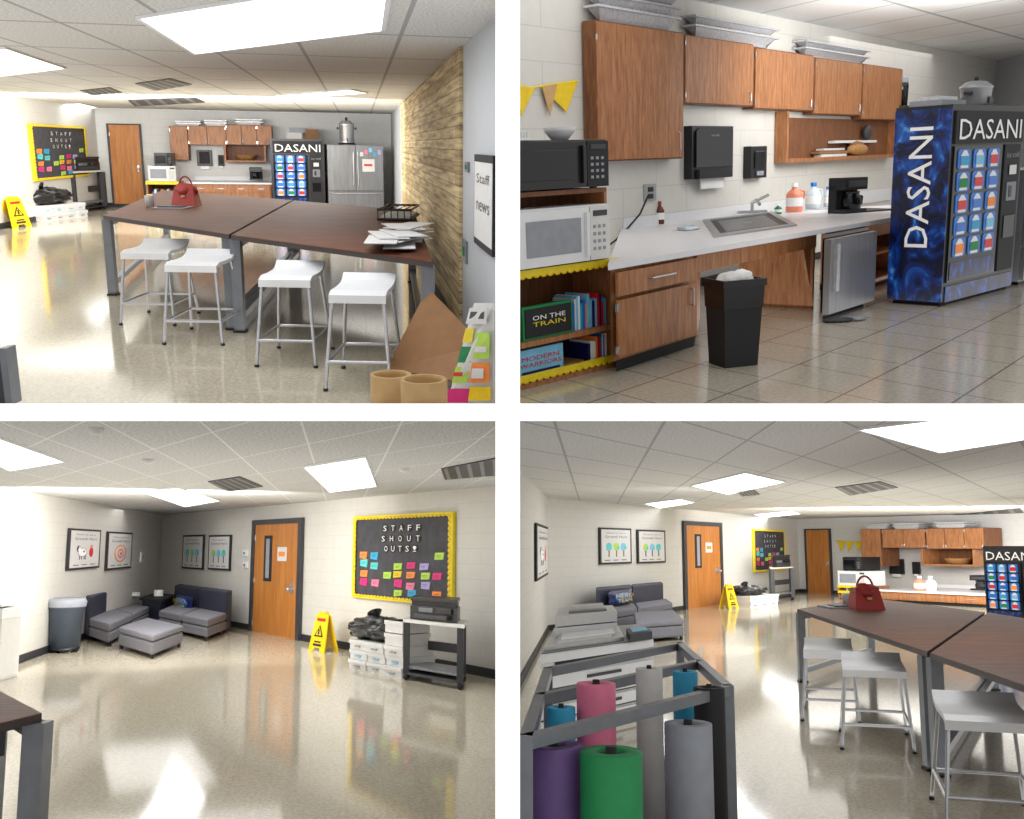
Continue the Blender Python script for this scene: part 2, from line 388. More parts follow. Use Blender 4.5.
def binbag(fr,w,h,d):
    b=B(); b.ball((w*.4,d*.5,h*.45),(w*.42,d*.5,h*.45),'bag',18,28,.35,2); b.ball((w*.75,d*.45,h*.4),(w*.28,d*.4,h*.38),'bag',14,20,.4,5)
    b.cyl((w*.4,d*.5,h*.8),(w*.36,d*.5,h*1.05),w*.03,'bag',w*.08)
    return b.done('black_garbage_bag',fr)
def cartq(S,q,zt,ph,sh=1.0):
    P=[S.pt(*p) for p in q]; c=sum(P,Vector())/4
    b=B(); L=[c+(p-c)*.9 for p in P]; t=.03*(P[1]-P[0]).length
    for p in L: b.box(p.x-t,p.x+t,p.y-t,p.y+t,.08,zt-.04,'dark'); b.ball((p.x,p.y,.045),(.045,.045,.045),'black',6,10)
    b.prism([c+(p-c)*1.03 for p in P],zt-.04,zt,'offwhite'); b.prism([c+(p-c)*.88 for p in P],zt*.2,zt*.24,'greymetal'); b.prism([c+(p-c)*.95 for p in P],.07,.1,'dark')
    b.face(L[3],L[2],0,1,zt*.45,zt*.6,0,.02,'dark'); b.done('printer_cart',S.M)
    Q=[c+(p-c)*.8 for p in P]; b=B(); z=zt+.001
    b.prism(Q,z,z+ph*.62,'black'); cc=c; b.prism([cc+(p-cc)*.94 for p in Q],z+ph*.62,z+ph*.85,'matte_black'); b.prism(Q,z+ph*.85,z+ph,'black')
    b.face(Q[0],Q[1],.15,.85,z+ph*.1,z+ph*.28,0,.05,'dark'); b.face(Q[0],Q[1],.2,.5,z+ph*.36,z+ph*.56,0,.01,'greymetal'); b.face(Q[0],Q[1],.6,.9,z+ph*.36,z+ph*.58,0,.02,'glass')
    b.done('desktop_printer',S.M,.008)
def stool(S,xc,y,wpx,zs=.7,d=.6,yaw=0,hb=.05):
    c=S.pt(xc,y,zs); l=S.pt(xc-wpx/2,y,zs); r=S.pt(xc+wpx/2,y,zs); w=(r-l).length
    fr=S.M@Matrix.Translation(Vector((c.x,c.y,0)))@Matrix.Rotation(yaw,4,'Z')@Matrix.Translation(Vector((-w/2,0,0)))
    b=B(); n=8; pr=[]
    for k in range(n+1):
        t=k/n; yy=d*t; zz=zs-.03*max(0,1-t*5)**2-.012*math.sin(math.pi*t)+hb*max(0,(t-.8)/.2)**1.5; pr.append((yy,zz))
    th=.03; vs=[];m_=len(pr)
    for x in (0,w):
        for yy,zz in pr: vs.append((x,yy,zz))
        for yy,zz in pr: vs.append((x,yy,zz-th))
    fs=[]; q=2*m_
    for k in range(m_-1):
        fs+=[(k,q+k,q+k+1,k+1),(m_+k,m_+k+1,q+m_+k+1,q+m_+k),(k,k+1,m_+k+1,m_+k),(q+k,q+m_+k,q+m_+k+1,q+k+1)]
    fs+=[(0,m_,q+m_,q),(m_-1,q+m_-1,q+2*m_-1,2*m_-1)]
    b.add(vs,fs,'plasticwhite',False)
    b.box(0,w,-.004,.02,zs-.085,zs-.03,'plasticwhite')
    r_=.013; e=.03
    L=[((.02,.03,zs-.04),(-e,-.05,0.012)),((w-.02,.03,zs-.04),(w+e,-.05,.012)),((.03,d-.08,zs-.03),(-e,d+.06,.012)),((w-.03,d-.08,zs-.03),(w+e,d+.06,.012))]
    for a,c2 in L: b.cyl(a,c2,r_,'chrome',n=10); b.cyl((c2[0],c2[1],0),(c2[0],c2[1],.02),.018,'black',n=10)
    def on(i,z): a,c2=L[i]; t=(a[2]-z)/(a[2]-c2[2]); return Vector(a).lerp(Vector(c2),t)
    b.cyl(on(0,.2),on(1,.2),r_,'chrome'); b.cyl(on(2,.2),on(3,.2),r_,'chrome'); b.cyl(on(0,.2),on(2,.2),r_,'chrome'); b.cyl(on(1,.2),on(3,.2),r_,'chrome')
    return b.done('bar_stool',fr)
def table(S,quad,z,lw=.09,name='bar_height_table',legs=(0,1,2,3)):
    P=[S.pt(x,y,z) for x,y in quad]; c=sum(P,Vector())/4
    b=B(); b.prism(P,z-.04,z-.003,'tableedge'); b.prism([c+(p-c)*.997 for p in P],z-.003,z,'table')
    L=[]
    for i,p in enumerate(P):
        q=p+(c-p)*.035; L.append(q)
        if i in legs:
            b.box(q.x-lw/2,q.x+lw/2,q.y-lw/2,q.y+lw/2,.02,z-.04,'greymetal'); b.box(q.x-lw*.6,q.x+lw*.6,q.y-lw*.6,q.y+lw*.6,0,.02,'black')
    def bar(a,c2,z0,z1,t=.03,m='greymetal'):
        d=(c2-a); n=Vector((-d.y,d.x,0)).normalized()*t
        b.prism([a-n,c2-n,c2+n,a+n],z0,z1,m)
    if 0 in legs and 3 in legs: bar(L[0],L[3],z-.12,z-.04); bar(L[0],L[3],.1,.16)
    if 1 in legs and 2 in legs: bar(L[1],L[2],z-.12,z-.04); bar(L[1],L[2],.1,.16)
    A=L[0].lerp(L[3],.3); C_=L[1].lerp(L[2],.3); bar(A,C_,z-.1,z-.04,.02,'dark'); A=L[0].lerp(L[3],.75); C_=L[1].lerp(L[2],.75); bar(A,C_,z-.3,z-.04,.02,'dark')
    return b.done(name,S.M)
def vending(fr,w,h,d):
    b=B(); b.box(0,w,0,d,.06,h,'black'); b.box(.03*w,w*.97,.04,d-.04,0,.06,'matte_black')
    b.box(-.012,0,.0,d,.05,h*.985,'splash')
    b.text('DASANI',0,0,0,0,0,'white',fn=lambda p,q:(-.016,d*(.3+.42*q),h*(.3+.6*p)))
    b.box(.03*w,.68*w,-.02,0,h*.12,h*.8,'glass'); b.box(.03*w,.97*w,-.022,0,h*.81,h*.97,'matte_black')
    b.box(.05*w,.66*w,-.026,-.02,h*.13,h*.22,'splash'); b.box(.03*w,.97*w,-.012,0,h*.02,h*.1,'splash')
    b.text('DASANI',.07*w,.93*w,h*.83,h*.1,-.03,'white')
    cs=['blue','redc','skyblue','orange','blue','redc','green','cyan']
    k=0
    for r in range(5):
        for c in range(3):
            x=w*(.07+.2*c); z=h*(.245+.11*r); hh=h*.098; ww=w*.16; k+=1
            b.prismY([(x,z+hh*.1),(x+ww*.12,z),(x+ww*.88,z),(x+ww,z+hh*.1),(x+ww,z+hh*.9),(x+ww*.88,z+hh),(x+ww*.12,z+hh),(x,z+hh*.9)],-.03,-.02,'blue')
            b.prismY([(x+ww*.2,z+hh*.06),(x+ww*.8,z+hh*.06),(x+ww*.8,z+hh*.7),(x+ww*.6,z+hh*.94),(x+ww*.4,z+hh*.94),(x+ww*.2,z+hh*.7)],-.036,-.03,'plasticwhite')
            b.box(x+ww*.18,x+ww*.82,-.04,-.036,z+hh*.2,z+hh*.66,cs[(k*3)%8])
    b.box(.72*w,.95*w,-.02,0,h*.12,h*.8,'matte_black'); b.box(.77*w,.91*w,-.03,-.02,h*.5,h*.6,'greymetal'); b.box(.79*w,.89*w,-.035,-.03,h*.64,h*.69,'box')
    b.box(.8*w,.84*w,-.035,-.03,h*.52,h*.58,'black'); b.box(.76*w,.92*w,-.032,-.02,h*.3,h*.42,'glass'); b.text('ice cold',.75*w,.93*w,h*.73,h*.03,-.024,'greyroll')
    return b.done('vending_machine',fr)
def fridge(fr,w,h,d,notes=True):
    b=B(); st='steeldark'; b.box(0,w,0.02,d,.05,h,'greymetal'); b.box(.04*w,.96*w,.05,d-.03,0,.05,'black')
    b.box(0.005,w-.005,-.04,.02,.07,h*.33,st); b.box(0.005,w*.495,-.04,.02,h*.345,h*.99,st); b.box(w*.505,w-.005,-.04,.02,h*.345,h*.99,st)
    for x in (.46,.54): b.tube([(x*w,-.04,h*.42),(x*w,-.09,h*.43),(x*w,-.09,h*.9),(x*w,-.04,h*.91)],.013,'chrome')
    b.tube([(w*.1,-.04,h*.3),(w*.1,-.09,h*.3),(w*.9,-.09,h*.3),(w*.9,-.04,h*.3)],.013,'chrome')
    if notes:
        for i in range(5): 
            x=w*(.58+.08*i); z=h*(.84+.03*(i%3)); b.box(x,x+w*.06,-.05,-.04,z,z+h*.06,['box','pink','skyblue','cyan','lav'][i])
        b.box(w*.62,w*.84,-.05,-.04,h*.62,h*.8,'box'); b.box(w*.65,w*.8,-.053,-.05,h*.7,h*.73,'redc')
    return b.done('stainless_refrigerator',fr)
def uppercab(fr,w,h,d,doors=1,hinge='l'):
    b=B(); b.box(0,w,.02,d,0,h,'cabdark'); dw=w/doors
    for i in range(doors):
        g=.008*max(1,w); b.box(i*dw+g,(i+1)*dw-g,0,.02,g,h-g,'cab')
        hx=(i+.93)*dw if i%2==0 else (i+.07)*dw
        b.tube([(hx,-.0,h*.06),(hx,-.03,h*.08),(hx,-.03,h*.2),(hx,-.0,h*.22)],.008,'chrome')
        ex=i*dw+g if i%2==0 else (i+1)*dw-g
        for z in (.12,.88): b.box(ex-.012,ex+.012,-.006,.01,h*z-.03,h*z+.03,'chrome')
    return b.done('upper_cabinet',fr,.004)
def foil(fr,w,h,d,n=2):
    b=B()
    for k in range(n):
        z=k*h*.4; i=.08*w; hh=h*.5
        B0=[(i,i*.6,z),(w-i,i*.6,z),(w-i,d-i*.6,z),(i,d-i*.6,z)]; T=[(0,0,z+hh),(w,0,z+hh),(w,d,z+hh),(0,d,z+hh)]
        b.add(B0+T,[(0,3,2,1),(0,1,5,4),(1,2,6,5),(2,3,7,6),(3,0,4,7)],'foil')
        e=.03*w; 
        for x0,x1,y0,y1 in ((-e,w+e,-e*.5,0),(-e,w+e,d,d+e*.2),(-e,0,0,d),(w,w+e,0,d)): b.box(x0,x1,y0,y1,z+hh-.01,z+hh+.015,'foil')
    return b.done('foil_catering_trays',fr)
def microwave(fr,w,h,d,body,panel,bl=0):
    b=B(); b.prism([(0,.01),(w,.01),(w,d),(bl,d)],.01,h,body); b.box(0.01,w*.76,-.02,.01,.03*h,h*.97,body); b.box(w*.77,w-.005,-.02,.01,.03*h,h*.97,panel)
    b.box(w*.08,w*.66,-.026,-.02,h*.2,h*.8,'glass' if body=='black' else 'greyroll'); b.box(w*.7,w*.735,-.05,-.02,h*.12,h*.88,body)
    b.box(w*.8,w*.96,-.026,-.02,h*.8,h*.9,'dark')
    for r in range(4):
        for c in range(3): b.box(w*(.8+.055*c),w*(.83+.055*c),-.026,-.02,h*(.2+.13*r),h*(.26+.13*r),'greyroll')
    for x in (.1,.9): b.box(w*x-.02,w*x+.02,.03,.08,0,.012,'black')
    return b.done('microwave_oven',fr,.004)
def sofaq(S,seat,back,zs,zb,n=2):
    P=[S.pt(*p) for p in seat]; Q=[S.pt(*p) for p in back]
    b=B()
    for k in range(n):
        f,g=(k+.01)/n,(k+.99)/n
        q=[P[0].lerp(P[1],f),P[0].lerp(P[1],g),P[3].lerp(P[2],g),P[3].lerp(P[2],f)]
        b.prism(q,.07,zs*.62,'sofa'); b.prism(q,zs*.64,zs,'sofa')
        q=[Q[0].lerp(Q[1],f),Q[0].lerp(Q[1],g),Q[3].lerp(Q[2],g),Q[3].lerp(Q[2],f)]
        b.prism(q,.07,zb,'sofab')
    c=sum(P,Vector())/4
    for p in P: q=c+(p-c)*.92; b.cyl((q.x,q.y,0),(q.x,q.y,.08),.035,'black')
    b.done('modular_sofa',S.M,.03)
def pillow(fr,w,h,lab):
    b=B(); n=9; vs=[]
    for s in (-1,1):
        for i in range(n):
            for j in range(n):
                u=i/(n-1)*2-1; v=j/(n-1)*2-1; th=.09*(1-u*u)**.5*(1-v*v)**.5 if abs(u)<1 and abs(v)<1 else 0
                k=1-.08*(1-abs(u))*(abs(v)**3)-.08*(1-abs(v))*abs(u)**3
                vs.append((w*(.5+.5*u*k),s*th,h*(.5+.5*v*k)))
    fs=[]
    for s in range(2):
        o=s*n*n
        for i in range(n-1):
            for j in range(n-1): fs.append((o+i*n+j,o+(i+1)*n+j,o+(i+1)*n+j+1,o+i*n+j+1))
    b.add(vs,fs,'navy',True); b.ball((w*.5,-.07,h*.5),(w*.36,.03,h*.34),'blue',8,14); b.text(lab[0],w*.14,w*.86,h*.52,h*.26,-.11,'yellow'); b.text(lab[1],w*.2,w*.8,h*.2,h*.24,-.11,'yellow'); b.done('throw_pillow',fr)
def ottomanq(S,q,z):
    P=[S.pt(*p) for p in q]; c=sum(P,Vector())/4; b=B(); b.prism(P,.06,z*.7,'sofa'); b.prism([c+(p-c)*1.01 for p in P],z*.72,z,'sofa')
    for p in P: k=c+(p-c)*.9; b.cyl((k.x,k.y,0),(k.x,k.y,.07),.03,'black')
    b.done('upholstered_ottoman',S.M,.03)
def handbag(fr,w,h,d):
    b=B(); b.hexa([(0,0,0),(w,0,0),(w,d,0),(0,d,0)],[(w*.1,d*.25,h*.65),(w*.88,d*.25,h*.68),(w*.88,d*.75,h*.68),(w*.1,d*.75,h*.65)],'red')
    b.ball((w*.5,d*.5,h*.5),(w*.46,d*.4,h*.28),'red',8,14,.3,3)
    pts=[(w*(.5-.28*math.cos(math.pi*i/8)),d*.5,h*(.62+.38*math.sin(math.pi*i/8))) for i in range(9)]; b.tube(pts,w*.035,'red')
    b.box(w*.42,w*.58,d*.05,d*.1,h*.3,h*.38,'kraft')
    return b.done('red_handbag',fr)
def bottle(fr,r,h,m,cap='white',name='soap_bottle',handle=False):
    b=B(); b.lathe([(0,0),(r*.95,0),(r,h*.05),(r,h*.6),(r*.7,h*.72),(r*.3,h*.8),(r*.3,h*.88)],(0,0,0),m); b.lathe([(r*.4,h*.86),(r*.4,h),(0,h)],(0,0,0),cap)
    b.lathe([(r*1.01,h*.2),(r*1.01,h*.5)],(0,0,0),'white' if m!='white' else 'blue')
    if handle: b.tube([(r*.5,0,h*.75),(r*1.2,0,h*.7),(r*1.2,0,h*.5),(r*.9,0,h*.42)],r*.12,m)
    return b.done(name,fr)
def atpt(S,px,py,z,yaw=0): 
    return S.M@Matrix.Translation(S.pt(px,py,z))@Matrix.Rotation(yaw,4,'Z')
def coffeemaker(fr,w,h,d):
    b=B(); b.box(0,w,0,d,0,h*.12,'black'); b.box(0,w,d*.55,d,h*.1,h*.8,'matte_black'); b.box(0,w,0,d,h*.66,h,'black'); b.box(w*.1,w*.9,-.01,0,h*.74,h*.9,'dark')
    b.lathe([(0,0),(w*.3,0),(w*.34,h*.2),(w*.25,h*.42),(w*.28,h*.48)],(w*.5,d*.3,h*.13),'glass'); b.tube([(w*.8,d*.3,h*.5),(w*.97,d*.25,h*.45),(w*.95,d*.25,h*.25),(w*.82,d*.3,h*.2)],w*.035,'black')
    return b.done('coffee_maker',fr,.01)
def urn(fr,r,h):
    b=B(); b.lathe([(0,0),(r*.95,0),(r*.95,h*.06),(r*.85,h*.09),(r*.88,h*.12),(r*.92,h*.7),(r*.96,h*.72),(r*.9,h*.76),(r*.5,h*.86),(0,h*.88)],(0,0,0),'chrome'); b.lathe([(r,0),(r,h*.07),(r*.85,h*.08)],(0,0,0),'black'); b.ball((0,0,h*.93),(r*.16,r*.16,h*.06),'black')
    for s in (-1,1): b.box(s*r*1.08-.1*r,s*r*1.08+.12*r,-.2*r,.2*r,h*.55,h*.63,'black')
    b.cyl((0,-r*.85,h*.2),(0,-r*1.25,h*.2),r*.1,'black'); b.cyl((0,-r*1.2,h*.2),(0,-r*1.2,h*.1),r*.07,'black')
    return b.done('coffee_urn',fr)
def slowcooker(fr,r,h):
    b=B(); b.lathe([(0,0),(r*.8,0),(r*.95,h*.1),(r,h*.6),(r*1.08,h*.64),(r*1.05,h*.68),(r*.6,h*.85),(0,h*.9)],(0,0,0),'steel'); b.ball((0,0,h*.95),(r*.15,r*.15,h*.08),'black')
    for s in (-1,1): b.box(s*r*1.15-.12*r,s*r*1.15+.12*r,-.25*r,.25*r,h*.4,h*.5,'black')
    b.box(-.3*r,.3*r,-r*1.05,-r*.9,h*.1,h*.3,'black')
    return b.done('slow_cooker',fr)
def blk(name,c,bw,bh=.2): return gridmat(name,c,tuple(int(x*.95) for x in c),(1/bw,0,0),(0,0,1/bh),.008,.045,.5,.02,6,offs=.5)
# ============================================================ ROOM 1 (upper left)
W1L=wall(S1,'wall_left',(-150,262),(103,207),blk('painted_block_a',(214,212,206),1.6),side='left')
W1F=wall(S1,'wall_far',(103,207),(392,208),blk('far_wall_paint',(212,212,210),1.6),side='far')
W1R=wall(S1,'wall_right',(392,208),(498,405.6),M('grey_painted_wall',(184,188,193),.5,var=.02),side='right')
va,vb=covec(W1F.u,W1R.u,.8,2.1)
slab(S1,'ceiling',[(-300,-160),(505,-160),(505,118),(-150,118)],2.45,True,gridmat('ceiling_tiles_a',(224,223,220),(170,170,170),va,vb,.04,.03,.8,.2,50))
fa,fb=covec(W1F.u,W1R.u,.5,1.1)
slab(S1,'floor',[(-300,407),(505,407),(440,190),(-100,190)],0,False,gridmat('polished_vinyl_floor',(196,187,166),(180,171,150),fa,fb,.012,.008,.09,.17,42,.45))
light(S1,[(195,52),(381,28),(388,-25),(140,16)])
light(S1,[(-60,52),(-10,76),(64,67),(5,47)])
light(S1,[(30,105),(45,111),(97,107),(80,103)])
light(S1,[(275,95),(278,99),(366,92),(350,89)])
vent(S1,[(135,83),(155,90),(192,84),(170,78)]); vent(S1,[(80,90),(92,95),(122,92),(110,87)]); vent(S1,[(128,100),(135,106),(205,102),(195,97)])
door(*W1F.R(112,125,142,204.5,y=-.01))
bulletin(*W1L.R(31,127,84,177,y=-.01))
t0=W1R.tz(403,150)[0]; t1=W1R.tz(463,150)[0]
b=B(); b.box(t0,t1,-.03,-.001,.12,2.44,'planks'); b.done('reclaimed_wood_panel',W1R.mat())
fr,w,h=W1R.R(478,155,497,250); b=B(); b.box(0,w,-.03,0,0,h,'matte_black'); b.box(.06,w,-.035,-.03,.05,h-.05,'box'); b.text('Staff',w*.2,w*.9,h*.7,h*.1,-.037,'dark'); b.text('news',w*.2,w*.9,h*.4,h*.1,-.037,'dark'); b.done('framed_notice',fr)
for bx in ((464,240,468,262),(467,162,470,172)):
    fr,w,h=W1R.R(*bx); b=B(); b.box(0,w,-.02,0,0,h,'greymetal'); b.box(w*.3,w*.7,-.028,-.02,h*.3,h*.7,'green'); b.done('power_outlet',fr)
kp=W1F.off(.6)
uppercab(*kp.R(170,126,188,160),.58,1); uppercab(*kp.R(188,126,226,145),.58,2); uppercab(*kp.R(226,125,272,145),.58,3)
fr,w,h=kp.R(224,145.5,266,162)
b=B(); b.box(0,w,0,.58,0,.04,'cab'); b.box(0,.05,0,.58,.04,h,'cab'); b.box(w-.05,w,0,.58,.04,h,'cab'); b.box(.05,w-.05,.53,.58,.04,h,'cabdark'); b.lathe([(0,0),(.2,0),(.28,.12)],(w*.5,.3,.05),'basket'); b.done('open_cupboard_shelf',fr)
for a in ((176,121,200,126),(205,120,226,126),(236,119,262,125)): 
    fr,w,h=kp.R(*a); foil(fr,w,h,.4)
for a,n in (((197,150,212,166),'paper_towel_dispenser'),((218,155,224,166),'soap_dispenser')):
    fr,w,h=W1F.off(.1).R(*a); b=B(); b.box(0,w,0,.09,0,h,'black'); b.box(w*.15,w*.85,-.02,0,h*.15,h*.9,'matte_black'); b.box(w*.2,w*.8,-.005,.03,-h*.2,0,'white'); b.done(n,fr,.01)
kc=W1F.off(1.6)
def basecab(pl,x0,x1,yt,depth,nd):
    t0=pl.tz(x0,yt)[0]; t1=pl.tz(x1,yt)[0]; zt=pl.tz((x0+x1)/2,yt)[1]; w=t1-t0
    b=B(); b.box(0,w,.02,depth,.1,zt-.04,'cab'); b.box(0,w,.08,depth,0,.1,'matte_black'); b.box(-.03,w+.03,-.04,depth,zt-.04,zt,'laminate'); b.box(-.03,w+.03,depth-.02,depth,zt,zt+.1,'laminate')
    for i in range(nd):
        b.box(w*i/nd+.02,w*(i+1)/nd-.02,0,.02,.13,zt-.26,'cab'); b.box(w*i/nd+.02,w*(i+1)/nd-.02,0,.02,zt-.24,zt-.07,'cab'); b.box(w*(i+.35)/nd,w*(i+.65)/nd,-.02,0,zt-.16,zt-.14,'chrome')
    b.done('kitchen_base_cabinet',pl.mat(t0)); return zt
zc=basecab(kc,190,271,182.5,1.55,4)
fr,w,h=kc.R(248,168,261,181,y=.6); coffeemaker(fr,w,h,.4)
bottle(atpt(S1,232,180,zc),.12,.4,'peach'); bottle(atpt(S1,239,180,zc),.12,.4,'clear',name='water_jug'); bottle(atpt(S1,226,180,zc),.08,.3,'blue')
def bookcase(S,mu,t0,w,zt,d):
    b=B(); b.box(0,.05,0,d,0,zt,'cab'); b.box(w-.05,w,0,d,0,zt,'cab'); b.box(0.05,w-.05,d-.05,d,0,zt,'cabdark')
    for z in (0.05,zt*.5,zt-.05): b.box(.05,w-.05,0,d-.05,z,z+.05,'cab')
    for z in (zt*.46,zt-.06): b.box(0,w,-.02,0,z,z+.08,'yellow')
    for i in range(12): b.box(.08+i*(w-.2)/12,.08+(i+.85)*(w-.2)/12,.1,.6,.11,.11+.3+.05*(i%3),['redc','blue','white','green','navy','orange'][i%6])
    b.done('bookcase',mu.mat(t0))
mu=W1F.off(1.4); t0=mu.tz(146,190)[0]; t1=mu.tz(180,190)[0]; bookcase(S1,mu,t0,t1-t0,mu.tz(160,182)[1],.9)
fr,w,h=mu.R(148,166,176,181.5); microwave(fr,w,h,.7,'plasticwhite','offwhite')
fr,w,h=mu.R(154,153,172,166); microwave(fr,w,h,.7,'black','matte_black')
fr,w,h=front(S1,(274,214),(326,214),139); vending(fr,w,h,1.3)
fr,w,h=front(S1,(329,214),(384,214),145); fridge(fr,w,h,1.3)
pf=Pl(S1,S1.pt(329,214),S1.pt(384,214)); urn(pf.mat(pf.tz(348,140)[0],.4,h),.2,.66)
b=B()
fr,w,h=W1F.off(.9).R(286,128,318,140); b.box(0,w*.5,0,.4,0,h*.6,'box'); b.box(w*.1,w*.7,.05,.35,h*.6,h,'greymetal'); b.box(w*.6,w,0,.4,0,h*.9,'card'); b.done('storage_boxes',fr)
fr,w,h=front(S1,(13,229),(32,226),197); wetsign(fr,w,h,.3)
fr,w,h=front(S1,(44,222),(88,217),204); boxstack(fr,w,h,.7,4,2); hb=h
P=Pl(S1,S1.pt(44,222),S1.pt(88,217)); fr,w,hh=P.R(42,186,78,205); binbag(P.mat(P.tz(42,200)[0],0,hb),w,hh,.7)
cartq(S1,[(74,213.5),(107,209),(104,207.8),(72,212)],.95,.32)
table(S1,[(103,215.5),(229,234.5),(292,200),(163,190)],.87)
table(S1,[(231,235),(433,262),(414,211),(294,200.3)],.87)
for xc,y,wp in ((144,250,50),(190,262,54),(284,276,53),(357,291,58)): stool(S1,xc,y,wp,.69,.62)
handbag(atpt(S1,171,206,.87),.3,.36,.3)
b=B(); b.lathe([(0,0),(.05,0),(.06,.14)],(0,0,0),'plasticwhite'); b.done('paper_cup',atpt(S1,150,207,.87))
b=B(); b.box(0,.4,0,.4,0,.015,'greyroll'); b.box(.05,.35,.1,.3,.015,.03,'dark'); b.done('tablet_computer',atpt(S1,150,209,.87))
b=B(); rnd=random.Random(5)
for i in range(13):
    a=rnd.uniform(-.35,.35); c,s_=math.cos(a),math.sin(a); ox,oy=rnd.uniform(-.07,.08),rnd.uniform(-.6,.7)
    b.prism([(ox+c*x-s_*y,oy+s_*x+c*y) for x,y in ((-.12,-.35),(.12,-.35),(.12,.35),(-.12,.35))],.01*i,.01*i+.006,'box')
b.done('loose_papers',atpt(S1,398,243,.87))
b=B()
for z in (.02,.12): b.tube([(0,0,z),(.35,0,z),(.35,.9,z),(0,.9,z),(0,0,z)],.012,'black')
for i in range(6): b.tube([(.07*i,0,.02),(.07*i,0,.12),(.07*i,.9,.12)],.006,'black')
b.box(.02,.33,.05,.85,.03,.05,'box'); b.done('wire_letter_tray',atpt(S1,378,221,.87))
def lean(name,S,pts,mat,extra=None,th=.02):
    V=[S.at(px,py,Y) for px,py,Y in pts]; n=(V[1]-V[0]).cross(V[3]-V[0]).normalized()
    if n.y>0: n=-n
    b=B(); b.hexa(V,[v-n*th for v in V],mat)
    if extra:
        for i,(u0,v0,u1,v1,m) in enumerate(extra):
            def q(u,v): return (V[0].lerp(V[1],u)).lerp(V[3].lerp(V[2],u),v)
            off=n*(.02+.003*i)
            b.add([q(u0,v0)+off,q(u1,v0)+off,q(u1,v1)+off,q(u0,v1)+off],[(0,1,2,3)],m)
    return b.done(name,S.M)
lean('leaning_cardboard_sheet',S1,[(386,368,6.9),(452,380,6.4),(483,345,6.6),(428,288,7.1)],'card')
lean('leaning_poster_boards',S1,[(447,403,5.9),(494,403,5.7),(494,303,5.75),(474,303,6.0)],'box',
 [(.0,.0,.5,.14,'magenta'),(.5,.02,.98,.16,'signyellow'),(.05,.2,.42,.36,'lime'),(.48,.2,.96,.4,'orange'),(.08,.4,.45,.56,'green'),(.5,.44,.97,.7,'lime'),(.1,.6,.42,.74,'yellow'),(.55,.5,.9,.56,'box'),(.55,.24,.85,.34,'box'),(.1,.78,.9,.94,'box'),(.2,.83,.8,.9,'dark'),(.12,.26,.35,.3,'redc')])
for xc,yc,r,dd in ((391,374,21,5.75),(424,379,24,5.45)):
    P=S1.at(xc,yc,dd); rr=r*dd/1000; z0=S1.at(xc,405,dd).z
    b=B(); b.lathe([(rr*.8,0),(rr,0),(rr,P.z-z0),(rr*.82,P.z-z0),(rr*.8,P.z-z0-.02),(rr*.8,.0)],(0,0,0),'kraft',32); b.done('kraft_paper_roll',S1.M@Matrix.Translation((P.x,P.y,z0)))
P=S1.at(-20,404,5.7)
b=B(); b.box(0,.19,0,.08,0,.3,'dark'); b.box(.16,.2,-.02,.1,0,.34,'greymetal'); b.done('grey_desk_screen',S1.M@Matrix.Translation(P))
# ============================================================ ROOM 2 (upper right)
W2=wall(S2,'wall_kitchen',(513,329),(985,220.5),gridmat('painted_block_b',(212,210,204),(194,192,186),(1/1.5,0,0),(0,0,1/.34),.01,.03,.5,.02,6,offs=.5),side='kitchen')
W2R=wall(S2,'wall_return',(985,220.5),(1150,240),M('return_wall_paint',(180,182,186),.6,var=.02),side='return')
va,vb=covec(W2.u,Vector((.45,-.9,0)),1.5,2.2)
slab(S2,'ceiling',[(513,-160),(1180,-160),(1180,92),(700,92)],3.62,True,gridmat('ceiling_tiles_b',(216,216,216),(156,157,158),va,vb,.03,.03,.8,.12,60))
fa,fb=covec(W2.u,Vector((.55,-.9,0)),.62,.75)
slab(S2,'floor',[(513,407),(1200,407),(1150,205),(560,205)],0,False,gridmat('ceramic_floor_tile',(186,178,163),(116,110,102),fa,fb,.022,.022,.13,.13,30,.4))
up=W2.off(.2)
uppercab(*up.R(597,26,684,160),.18,1); uppercab(*up.R(685,39,754,105),.18,1); uppercab(*up.R(755,51,814,110),.18,1); uppercab(*up.R(815,60,862,115),.18,1); uppercab(*up.R(863,66,902,120),.18,1)
fr,w,h=up.R(787,113.5,898,160)
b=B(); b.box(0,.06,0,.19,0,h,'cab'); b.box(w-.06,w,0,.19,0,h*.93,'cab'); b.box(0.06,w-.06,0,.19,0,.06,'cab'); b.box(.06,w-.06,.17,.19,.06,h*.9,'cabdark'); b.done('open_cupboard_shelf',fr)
b=B(); cx=w*.62; 
b.ball((cx,.06,.16),(.42,.1,.1),'basket',8,20); b.box(w*.28,w*.5,.02,.15,.06,.1,'box'); b.box(w*.26,w*.52,.02,.15,.11,.15,'card'); b.box(w*.3,w*.48,.02,.15,.16,.19,'box'); b.box(w*.4,w*.8,.04,.15,.27,.31,'box'); b.ball((cx,.08,.26),(.3,.07,.06),'card',8,12,.4,2); b.ball((w*.72,.08,.44),(.13,.07,.13),'dark')
b.done('wicker_basket_with_plates',fr)
for bx,n in (((599,1,678,26),3),((696,23,776,43),2),((806,46,868,61),2)):
    fr,w,h=up.R(*bx); foil(fr,w,h*1.1,.16,n)
fr,w,h=W2.off(.12).R(692,126,733,178); b=B(); b.box(0,w,0,.12,0,h,'black'); b.prismY([(w*.06,h*.22),(w*.94,h*.22),(w*.94,h*.9),(w*.85,h*.97),(w*.15,h*.97),(w*.06,h*.9)],-.03,0,'glass'); b.box(w*.1,w*.9,-.05,-.0,.0,h*.18,'matte_black'); b.box(w*.25,w*.8,.02,.04,-h*.2,0,'white'); b.text('tork',w*.4,w*.6,h*.8,h*.05,-.034,'greyroll'); b.done('paper_towel_dispenser',fr,.02)
